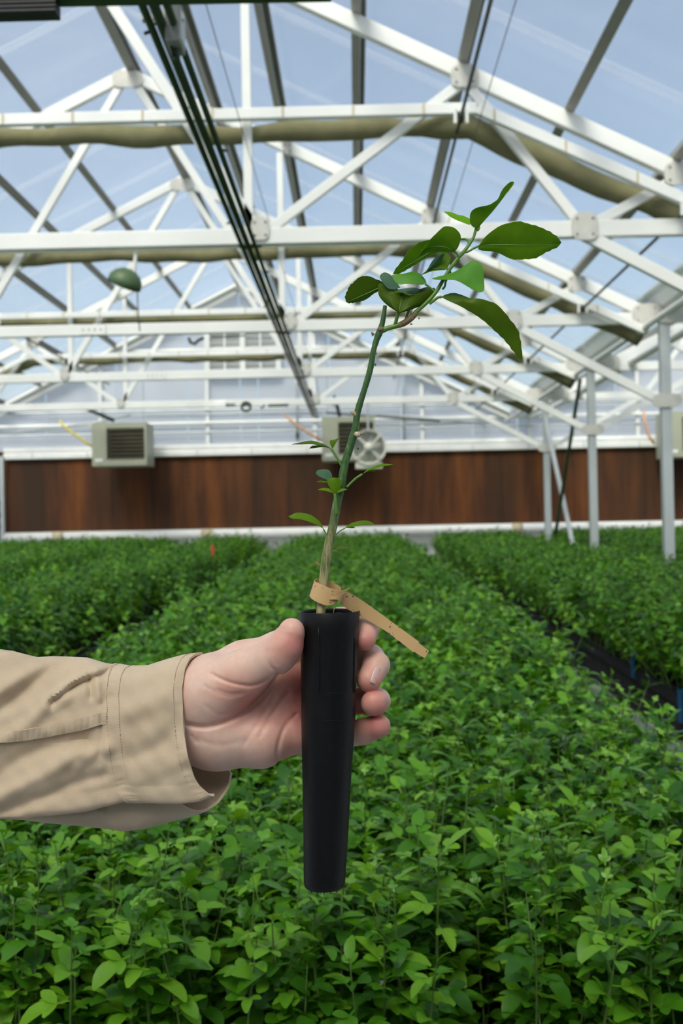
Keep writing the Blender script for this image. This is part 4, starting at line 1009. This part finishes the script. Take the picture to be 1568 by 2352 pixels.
trile([([(780, 1252), (795, 1253)], [(763, 1261), (784, 1256), (804, 1257.5)], [(780, 1261), (794, 1261)], (2, 4, -3), M_sldark)], [(758, 1264, 0), (763, 1261, 2)], M_sl, 1.0)
trile([([(734, 1294), (726, 1290.5)], [(741, 1303), (732, 1296), (718, 1291.5)], [(735, 1300.5), (727, 1296)], (-2, 3, -3), M_node)], [(746, 1308, 0), (741, 1303, -2)], M_sl, 1.0)

# ------------------------------------------------------------------ tan tag looped round the stem
def tag_mat():
    t = NT('tan plastic tag'); n = t.noise(500, 3, t.coords()); sp = t.noise(420, 1, t.coords((1, 1, 1)))
    c = t.mix(t.ramp(sp, [(0.70, (0, 0, 0, 1)), (0.74, (1, 1, 1, 1))]), C(200, 164, 112), C(96, 70, 44))
    b = t.bsdf(Base_Color=c, Roughness=.42); return t.done(b)
M_tag = tag_mat()
tg = thing('plant_tag', 'tan plastic strip tag looped around the sapling stem above the tube', 'tag', tuple(H(760, 1365, 0)))
def strip(name, rows, mat, par, per=6, thick=1.1):
    T = catmull([r[0] for r in rows], per); B = catmull([r[1] for r in rows], per); k = len(T); V = []
    for a, b in zip(T, B): V += [a, a * .67 + b * .33, a * .33 + b * .67, b]
    V = Hn(np.array(V)); F = [(i * 4 + j, i * 4 + j + 1, (i + 1) * 4 + j + 1, (i + 1) * 4 + j) for i in range(k - 1) for j in range(3)]
    mb = MB(); mb.v = [tuple(v) for v in V]; mb.f = F; o = mb.build(name, mat, par, True)
    sm = o.modifiers.new('thickness', 'SOLIDIFY'); sm.thickness = thick * PX; sm.offset = 0; crisp(o)
    return o
strip('loop', [((782, 1348, 12), (784, 1364, 12)), ((766, 1339, 20), (766, 1372, 20)), ((746, 1331, 20), (742, 1370, 20)), ((730, 1329.5, 10), (718, 1368, 10)), ((722, 1334, -6), (711, 1368, -6)), ((733, 1340, -20), (718, 1377, -20)), ((746, 1346, -28), (735, 1386, -28)), ((760, 1351.5, -30), (752, 1390.5, -30)), ((775, 1355, -26), (768, 1386, -26)), ((790, 1355, -18), (783, 1371, -18)), ((803, 1350.5, -12), (797, 1357, -12))], M_tag, tg)
mb = MB()
strip('tail', [((756, 1371, -33), (756, 1377, -33)), ((772, 1369, -33), (772, 1377, -33)), ((786, 1363, -24), (781, 1382, -24)), ((800, 1360.5, -10), (786, 1391, -10)), ((834, 1381, 6), (817, 1410, 6)), ((872, 1408, 10), (857, 1432, 10)), ((910, 1436, 6), (892, 1454, 6)), ((962, 1474, -4), (949, 1498, -4))], M_tag, tg, 8)
strip('tail_end', [((961, 1476.5, -4), (948.5, 1495.5, -4)), ((973, 1486, -5), (962, 1504, -5)), ((985, 1495, -6), (975, 1511.5, -6))], M_tag, tg, 4)

# ------------------------------------------------------------------ the person: left hand and sleeve
def skin_mat():
    t = NT('skin'); v = t.coords(); n = t.noise(160, 4, v); n2 = t.noise(40, 3, v); n3 = t.noise(1400, 2, v)
    at = t.n('Attribute', attribute_name='flush'); 
    ad = t.n('Math', operation='MULTIPLY_ADD'); t.l(n2, ad.inputs[0]); ad.inputs[1].default_value = .5; t.l(at.outputs['Fac'], ad.inputs[2])
    c = t.ramp(ad.outputs[0], [(0.15, C(230, 200, 178)), (0.55, C(224, 170, 150)), (1.0, C(206, 122, 112))])
    c = t.mix(t.ramp(n, [(0.35, (0, 0, 0, 1)), (0.75, (.22, .22, .22, 1))]), c, C(204, 140, 124))
    b = t.bsdf(Base_Color=c, Roughness=.46, Specular_IOR_Level=.42)
    b.inputs['Subsurface Weight'].default_value = .22; b.inputs['Subsurface Radius'].default_value = (1.0, .35, .2); b.inputs['Subsurface Scale'].default_value = .0035
    t.l(t.bump(n3, .22, .0003), b.inputs['Normal']); return t.done(b)
M_skin = skin_mat()
M_nail = plain('fingernail', C(222, 186, 174), .25, 0, .04, 200)

h = 2.6
gx_ = np.arange(96, 930, h, dtype=np.float32); gy_ = np.arange(1378, 1800, h, dtype=np.float32); gz_ = np.arange(-100, 190, h, dtype=np.float32)
GX, GY, GZ = np.meshgrid(gx_, gy_, gz_, indexing='ij', sparse=True)
def cap(a, b, ra, rb):
    ax, ay, az = a; dx, dy, dz = b[0] - ax, b[1] - ay, b[2] - az; L = dx * dx + dy * dy + dz * dz
    t_ = np.clip(((GX - ax) * dx + (GY - ay) * dy + (GZ - az) * dz) / L, 0, 1)
    return np.sqrt((GX - ax - t_ * dx) ** 2 + (GY - ay - t_ * dy) ** 2 + (GZ - az - t_ * dz) ** 2) - (ra + (rb - ra) * t_)
def smin(a, b, k):
    q = np.maximum(k - np.abs(a - b), 0) / k; return np.minimum(a, b) - q * q * k * .25
body = cap((60, 1680, 80), (405, 1648, 76), 88, 84)
for a, b, ra, rb, k in (((440, 1600, 72), (480, 1585, 66), 76, 76, 40), ((450, 1690, 78), (500, 1697, 74), 64, 68, 40),      # heel
                        ((478, 1600, 44), (556, 1552, 10), 76, 56, 34),                                                    # thumb pad
                        ((486, 1700, 66), (598, 1702, 74), 66, 58, 30), ((598, 1702, 74), (660, 1686, 88), 58, 46, 26),     # little-finger side
                        ((500, 1640, 84), (672, 1560, 112), 58, 47, 30), ((500, 1650, 84), (664, 1628, 110), 58, 46, 30),   # palm
                        ((474, 1570, 90), (560, 1530, 104), 60, 54, 30), ((560, 1530, 104), (648, 1500, 112), 54, 50, 26)):
    body = smin(body, cap(a, b, ra, rb), k)
# palm hollow
body = np.maximum(body, -(np.sqrt(((GX - 640) / 1.5) ** 2 + ((GY - 1590) / 1.25) ** 2 + (GZ - 5) ** 2) - 52)) if False else body
fingers = {
 'index': [((648, 1500, 112), 50), ((780, 1430, 108), 34), ((822, 1424, 88), 31), ((844, 1440, 50), 27), ((838, 1470, 20), 25)],
 'middle': [((672, 1560, 114), 47), ((800, 1520, 108), 34), ((850, 1512, 92), 32), ((864, 1528, 52), 30), ((847, 1562, 18), 29)],
 'ring': [((664, 1628, 112), 45), ((795, 1612, 108), 33), ((842, 1608, 94), 31), ((866, 1610, 56), 29), ((858, 1615, 18), 30)],
 'little': [((655, 1690, 96), 43), ((785, 1690, 92), 30), ((835, 1680, 76), 29), ((869, 1668, 44), 28)],
}
Fs = None
for nm, ch in fingers.items():
    d = None
    for (a, ra), (b, rb) in zip(ch[:-1], ch[1:]):
        c_ = cap(a, b, ra, rb); d = c_ if d is None else smin(d, c_, 9)
    Fs = d if Fs is None else smin(Fs, d, 2.5)
body = smin(body, Fs, 20); del Fs
th = cap((556, 1552, 10), (624, 1512, -28), 55, 43)
th = smin(th, cap((624, 1512, -28), (640, 1500, -34), 43, 42), 10)
th = smin(th, cap((640, 1500, -34), (656, 1482, -42), 42, 39), 12)
th = smin(th, cap((656, 1482, -42), (669, 1452, -48), 39, 30), 12)
th = smin(th, cap((669, 1452, -48), (670, 1447, -48), 29, 26), 8)
body = smin(body, th, 22); del th
# creases: shallow grooves on the side the palm shows
def groove(pts, depth, w, zmax):
    global body
    p = catmull(pts, 5); gx2, gy2 = np.meshgrid(gx_, gy_, indexing='ij'); best = np.full(gx2.shape, 1e9, np.float32)
    for a, b in zip(p[:-1], p[1:]):
        d_ = b - a; L = (d_ ** 2).sum() + 1e-9; t_ = np.clip(((gx2 - a[0]) * d_[0] + (gy2 - a[1]) * d_[1]) / L, 0, 1)
        best = np.minimum(best, (gx2 - a[0] - t_ * d_[0]) ** 2 + (gy2 - a[1] - t_ * d_[1]) ** 2)
    g = depth * np.exp(-best / (w * w)); body += (g[:, :, None] * (GZ < zmax)).astype(np.float32)
groove([(428, 1664), (460, 1670), (500, 1664), (543, 1645), (590, 1614), (625, 1572), (640, 1548)], 7, 6, 80)
groove([(486, 1548), (515, 1563), (543, 1571), (570, 1575), (592, 1571), (620, 1558)], 4.5, 4, 40)
groove([(500, 1585), (525, 1593), (548, 1592)], 2.2, 3.5, 30); groove([(470, 1575), (500, 1592), (530, 1600), (560, 1592)], 1.6, 3.5, 30)
groove([(612, 1494), (612, 1515), (622, 1532), (634, 1540)], 3.2, 4, 20); groove([(626, 1496), (628, 1512), (636, 1526)], 1.8, 3, 20)
groove([(641, 1752), (637, 1725), (642, 1700), (655, 1668), (680, 1640)], 3.6, 5, 90)
groove([(596, 1690), (615, 1655), (640, 1618), (662, 1590)], 2.6, 6, 90); groove([(560, 1712), (580, 1680), (600, 1650), (630, 1600)], 2.0, 6, 90)
groove([(455, 1700), (500, 1712), (560, 1702)], 1.6, 8, 90); groove([(440, 1690), (452, 1705)], 2, 4, 90)
groove([(470, 1620), (500, 1640), (530, 1640)], 1.2, 4, 40)

def surface_nets(v):
    s = v < 0
    nx, ny, nz = v.shape
    cnt = np.zeros((nx - 1, ny - 1, nz - 1), np.int8)
    for dx in (0, 1):
        for dy in (0, 1):
            for dz in (0, 1): cnt += s[dx:nx - 1 + dx, dy:ny - 1 + dy, dz:nz - 1 + dz]
    act = (cnt > 0) & (cnt < 8); I = np.argwhere(act)
    idx = np.full(act.shape, -1, np.int32); idx[act] = np.arange(len(I))
    cor = np.array([(a, b, c) for a in (0, 1) for b in (0, 1) for c in (0, 1)])
    val = np.stack([v[I[:, 0] + c[0], I[:, 1] + c[1], I[:, 2] + c[2]] for c in cor], 1)
    P = np.zeros((len(I), 3)); n_ = np.zeros(len(I))
    for i in range(8):
        for j in range(i + 1, 8):
            if np.abs(cor[i] - cor[j]).sum() != 1: continue
            x = (val[:, i] < 0) != (val[:, j] < 0); t_ = val[x, i] / (val[x, i] - val[x, j])
            P[x] += cor[i] + t_[:, None] * (cor[j] - cor[i]); n_[x] += 1
    P = I + P / n_[:, None]
    Q = []
    for ax in range(3):
        sl0 = [slice(None)] * 3; sl1 = [slice(None)] * 3; sl0[ax] = slice(0, -1); sl1[ax] = slice(1, None)
        a, b = s[tuple(sl0)], s[tuple(sl1)]; E_ = np.argwhere(a != b)
        o1, o2 = [(1, 2), (2, 0), (0, 1)][ax]
        ok = (E_[:, o1] > 0) & (E_[:, o2] > 0) & (E_[:, o1] < v.shape[o1] - 1) & (E_[:, o2] < v.shape[o2] - 1); E_ = E_[ok]
        e1 = np.zeros(3, int); e1[o1] = 1; e2 = np.zeros(3, int); e2[o2] = 1
        g = lambda q: idx[q[:, 0], q[:, 1], q[:, 2]]
        q4 = np.stack([g(E_), g(E_ - e1), g(E_ - e1 - e2), g(E_ - e2)], 1)
        fl_ = a[E_[:, 0], E_[:, 1], E_[:, 2]]; q4[~fl_] = q4[~fl_][:, ::-1]; Q.append(q4)
    return P, np.concatenate(Q)
P, Q = surface_nets(body); del body
# light smoothing of the surface
nv = len(P)
ed = np.concatenate([Q[:, [0, 1]], Q[:, [1, 2]], Q[:, [2, 3]], Q[:, [3, 0]]])
for it in range(2):
    acc = np.zeros_like(P); dg = np.zeros(nv)
    for k in range(3): acc[:, k] = np.bincount(ed[:, 0], P[ed[:, 1], k], nv) + np.bincount(ed[:, 1], P[ed[:, 0], k], nv)
    dg = np.bincount(ed[:, 0], minlength=nv) + np.bincount(ed[:, 1], minlength=nv)
    P = .4 * P + .6 * acc / dg[:, None]
PXc = np.stack([gx_[0] + h * P[:, 0], gy_[0] + h * P[:, 1], gz_[0] + h * P[:, 2]], 1)
fl_ = np.zeros(nv)
for (x, y, z, r, w) in ((838, 1476, 10, 34, .55), (845, 1565, 10, 36, .5), (862, 1620, 10, 34, .5), (870, 1672, 40, 40, .55), (676, 1480, -60, 44, .55), (600, 1590, 0, 50, .35), (555, 1620, 10, 60, .2), (690, 1640, 70, 50, .4), (650, 1710, 60, 60, .25), (688, 1560, 70, 50, .5), (800, 1610, 90, 60, .4), (545, 1575, -30, 40, .15)):
    fl_ += 1.35 * w * np.exp(-((PXc - (x, y, z)) ** 2).sum(1) / (r * r))
person = thing('person', 'person in a tan shirt sleeve holding up the tube with one hand', 'person', tuple(H(500, 1650, 60)))
me = bpy.data.meshes.new('body'); Wd = Hn(PXc) - np.array(person.location); me.from_pydata(Wd.tolist(), [], Q.tolist()); me.update()
a = me.attributes.new('flush', 'FLOAT', 'POINT'); a.data.foreach_set('value', fl_.astype(np.float32))
body_ob = link_mesh('body', me, M_skin, person, True)
def nail(c, ax, ay, n_, w, l):
    """c centre, ax along the nail, n_ outward (all in hand units)"""
    c, ax, n_ = np.array(c, float), np.array(ax, float), np.array(n_, float); ax /= np.linalg.norm(ax); n_ = n_ - ax * n_.dot(ax); n_ /= np.linalg.norm(n_); sd_ = np.cross(ax, n_)
    V = []; F = []; nu, nv_ = 9, 9
    for i in range(nu):
        for j in range(nv_):
            u = -1 + 2 * i / (nu - 1); v = -1 + 2 * j / (nv_ - 1); ww = w * (1 - .25 * max(0, u) ** 3 - .35 * max(0, -u) ** 3)
            V.append(c + ax * u * l + sd_ * v * ww + n_ * (-.42 * (v * v) * w - .06 * l * u * u))
    for i in range(nu - 1):
        for j in range(nv_ - 1): F.append((i * nv_ + j, i * nv_ + j + 1, (i + 1) * nv_ + j + 1, (i + 1) * nv_ + j))
    mb = MB(); mb.v = [tuple(v) for v in Hn(np.array(V))]; mb.f = F; o = mb.build('fingernail', M_nail, body_ob, True)
    sm = o.modifiers.new('thickness', 'SOLIDIFY'); sm.thickness = 2.2 * PX; sm.offset = -1
nail((866.5, 1553, -1), (-.28, .85, -.40), None, (.75, .02, -.62), 13, 22)
nail((638.5, 1456, -58), (.40, -.91, -.05), None, (-.84, -.36, -.34), 18, 27)

def cloth_mat():
    t = NT('tan ripstop cloth'); v = t.coords()
    w1 = t.n('TexWave', wave_type='BANDS', bands_direction='Z'); w1.inputs['Scale'].default_value = 520; t.l(v, w1.inputs['Vector'])
    w2 = t.n('TexWave', wave_type='BANDS', bands_direction='X'); w2.inputs['Scale'].default_value = 520; t.l(v, w2.inputs['Vector'])
    n = t.noise(30, 4, v)
    c = t.ramp(n, [(0.3, C(196, 174, 144)), (0.7, C(210, 190, 160))])
    b = t.bsdf(Base_Color=c, Roughness=.85, Specular_IOR_Level=.2)
    b.inputs['Sheen Weight'].default_value = .15
    ad = t.n('Math', operation='ADD'); t.l(w1.outputs['Fac'], ad.inputs[0]); t.l(w2.outputs['Fac'], ad.inputs[1])
    t.l(t.bump(ad.outputs[0], .22, .0003), b.inputs['Normal']); return t.done(b)
M_cloth = cloth_mat()
M_thread = plain('tan stitching', C(168, 148, 120), .8, 0, .05, 100)
X0 = -420.0
TOP = np.array([(-420, 1470), (-150, 1478), (0, 1493), (30, 1497), (60, 1505), (85, 1511), (120, 1509), (160, 1510), (200, 1512), (240, 1524), (300, 1534), (340, 1533), (380, 1520), (420, 1509), (463, 1503), (530, 1500)], float)
FB = np.array([(-420, 1880), (-100, 1874), (0, 1876), (50, 1877), (120, 1872), (200, 1862), (285, 1840), (340, 1840), (410, 1842), (460, 1836), (492, 1823), (530, 1815)], float)
BB = np.array([(-420, 1885), (-100, 1878), (0, 1879), (60, 1882), (100, 1888), (200, 1897), (270, 1905), (330, 1899), (380, 1885), (430, 1873), (470, 1860), (500, 1841), (520, 1818), (535, 1790)], float)
XE_F = np.array([(0, 492), (.07, 484), (.17, 470), (.28, 448), (.40, 432), (.52, 421), (.66, 418), (.78, 425), (.88, 437), (.96, 452), (1, 463)], float)     # cuff edge up the front
XE_B = np.array([(0, 463), (.13, 470), (.35, 492), (.55, 515), (.68, 531), (.76, 527), (.83, 498), (.90, 445), (1, 385)], float)                                                        # and down the back
folds = [([(118, 1616), (150, 1590), (180, 1570), (230, 1549), (275, 1531)], 13, 9, 1), ([(130, 1596), (175, 1563), (235, 1541)], -11, 11, 1), ([(205, 1545), (206, 1570), (208, 1600)], 6, 8, 1), ([(222, 1540), (224, 1570), (228, 1605)], -5, 8, 1),
         ([(-60, 1660), (0, 1630), (60, 1585), (110, 1545), (150, 1522)], 9, 17, 1), ([(-20, 1600), (40, 1560), (85, 1530)], -8, 16, 1), ([(-30, 1720), (60, 1665), (110, 1620), (150, 1600)], -7, 16, 1),
         ([(-80, 1820), (0, 1775), (70, 1730), (140, 1705), (200, 1700)], 9, 20, 1), ([(-40, 1850), (60, 1800), (120, 1770), (180, 1730)], -9, 18, 1), ([(0, 1868), (90, 1835), (170, 1800), (240, 1780)], 8, 15, 1), ([(180, 1760), (215, 1730), (245, 1720)], -6, 14, 1),
         ([(232, 1655), (236, 1690), (228, 1730)], 5, 10, 1), ([(300, 1640), (350, 1610), (400, 1570)], -4, 24, 1), ([(310, 1740), (370, 1705), (410, 1660)], 4, 20, 1), ([(300, 1800), (370, 1770), (430, 1740)], -3, 18, 1), ([(60, 1880), (170, 1873), (240, 1860)], 8, 9, 1), ([(-300, 1800), (-200, 1700), (-150, 1560)], 12, 30, 1), ([(-330, 1640), (-240, 1740), (-200, 1840)], -10, 30, 1)]
FOLD = [(catmull(p, 5), a, w) for p, a, w, _ in folds]
def S(U, V):
    """sleeve surface: U along (0 elbow, 1 cuff edge), V round (0 front slit edge, .5 top, 1 back flap edge)"""
    U, V = np.broadcast_arrays(np.asarray(U, float), np.asarray(V, float)); U = U.ravel(); V = V.ravel()
    front = V <= .5; s = np.where(front, V / .5, (V - .5) / .5)
    xe = np.where(front, np.interp(s, XE_F[:, 0], XE_F[:, 1]), np.interp(s, XE_B[:, 0], XE_B[:, 1]))
    x = X0 + U * (xe - X0)
    yt = np.interp(x, TOP[:, 0], TOP[:, 1]); yf = np.interp(x, FB[:, 0], FB[:, 1]); yb = np.interp(x, BB[:, 0], BB[:, 1])
    e = .80
    ph = PI * s
    # front: bottom edge -> top.  back: top -> lower edge
    cy_f = (yt + yf) / 2; hy_f = (yf - yt) / 2
    yfr = cy_f + hy_f * np.sign(np.cos(ph)) * np.abs(np.cos(ph)) ** e
    cy_b = (yt + yb) / 2; hy_b = (yb - yt) / 2
    sb = np.clip(s / .86, 0, 1); tb = np.clip((s - .86) / .14, 0, 1); phb = PI * sb
    ybk = cy_b - hy_b * np.sign(np.cos(phb)) * np.abs(np.cos(phb)) ** e - 66 * tb ** 1.6
    y = np.where(front, yfr, ybk)
    dc = 76.0; D = 112 + 10 * (1 - U)
    dl = np.abs(np.sin(.2 * PI + .8 * ph)) ** .8
    dlb = np.abs(np.sin(phb)) ** .8
    lower = np.where(front, np.clip(1 - s / .25, 0, 1), 0)
    d = np.where(front, dc - D * dl - 26 * lower, dc + D * .9 * dlb - 22 * np.clip((s - .6) / .26, 0, 1) - 40 * np.sin(tb * PI / 2))
    k = np.zeros_like(x)
    for p, a, w in FOLD:
        best = np.full(x.shape, 1e9)
        for i in range(len(p) - 1):
            q, dd = p[i], p[i + 1] - p[i]; L = (dd ** 2).sum() + 1e-9; t_ = np.clip(((x - q[0]) * dd[0] + (y - q[1]) * dd[1]) / L, 0, 1)
            best = np.minimum(best, (x - q[0] - t_ * dd[0]) ** 2 + (y - q[1] - t_ * dd[1]) ** 2)
        k += 1.7 * a * np.exp(-best / (w * w))
    k += 1.3 * np.sin(V * 260 + np.sin(V * 90) * 2) * (np.exp(-((U - .808) / .016) ** 2) + .8 * np.exp(-((U - .985) / .012) ** 2))
    k += 3.0 * np.sin(x * .045 + y * .06 + 1.0) * np.sin(y * .035 - x * .02) + 1.2 * np.sin(x * .11 - y * .09)
    d = d + np.where(front, k * np.sin(ph) ** .5, -k * .5)
    return np.stack([x, y, d], 1)
def sleeve_grid(name, u0, u1, nu, nvv, off, par, v0=0.0, v1=1.0, thick=4.0):
    us = np.linspace(u0, u1, nu); vs_ = np.linspace(v0, v1, nvv)
    UU, VV = np.meshgrid(us, vs_, indexing='ij'); p = S(UU, VV)
    if off:
        c = np.array([0, 1675, 76.]); rr = p - c; rr[:, 0] = 0; rr /= np.linalg.norm(rr, axis=1, keepdims=True) + 1e-9; p = p + rr * off
    F = [(i * nvv + j, (i + 1) * nvv + j, (i + 1) * nvv + j + 1, i * nvv + j + 1) for i in range(nu - 1) for j in range(nvv - 1)]
    mb = MB(); mb.v = [tuple(v) for v in Hn(p)]; mb.f = F; o = mb.build(name, M_cloth, par, True)
    sm = o.modifiers.new('thickness', 'SOLIDIFY'); sm.thickness = thick * PX; sm.offset = 0; crisp(o)
    return o
slv = sleeve_grid('shirt_sleeve', 0, .80, 200, 160, 0, person)
cuff = sleeve_grid('cuff', .782, 1.0, 80, 160, 2.6, slv, thick=6)
def stitches(us, vs_, name='stitching', off=4.0, dash=3):
    p = S(us, vs_); c = np.array([0, 1675, 76.]); rr = p - c; rr[:, 0] = 0; rr /= np.linalg.norm(rr, axis=1, keepdims=True); p = p + rr * off; q = Hn(p)
    mb = MB()
    for i in range(0, len(q) - dash, dash + 1): mb.tube([q[i], q[i + dash - 1]], .00026, 4)
    tag(mb.build(name, M_thread, cuff), kind='stuff')
vv = np.linspace(0.0, .5, 420)
stitches(np.full(420, .793), vv, off=6); stitches(np.full(420, .826), vv, off=6); stitches(np.full(420, .976), vv, off=6)
uu = np.linspace(.79, .99, 150); stitches(uu, np.full(150, .018), off=6)
# placket strip on the forearm, ending at the cuff
def placket():
    us = np.linspace(.30, .79, 120); rows = []
    y_mid = lambda x: np.interp(x, [-420, 0, 60, 120, 195, 235], [1745, 1694, 1688, 1677, 1662, 1650]); half = lambda x: np.interp(x, [-420, 0, 150, 235], [12, 12, 13, 14])
    V = []
    for u in us:
        vq = np.linspace(.04, .46, 200); p = S(np.full(200, u), vq)
        x0_ = p[100, 0]
        for dy in (-1, -.4, .4, 1):
            yy = y_mid(x0_) + dy * half(x0_); i = np.argmin(np.abs(p[:, 1] - yy)); V.append(p[i] + (0, yy - p[i, 1], -6.0 - .8 * math.sin(x0_ * .45 + dy)))
    V = Hn(np.array(V)); F = [(i * 4 + j, (i + 1) * 4 + j, (i + 1) * 4 + j + 1, i * 4 + j + 1) for i in range(119) for j in range(3)]
    mb = MB(); mb.v = [tuple(v) for v in V]; mb.f = F; o = mb.build('placket', M_cloth, slv, True)
    sm = o.modifiers.new('thickness', 'SOLIDIFY'); sm.thickness = 4 * PX; sm.offset = 0; crisp(o)
placket()
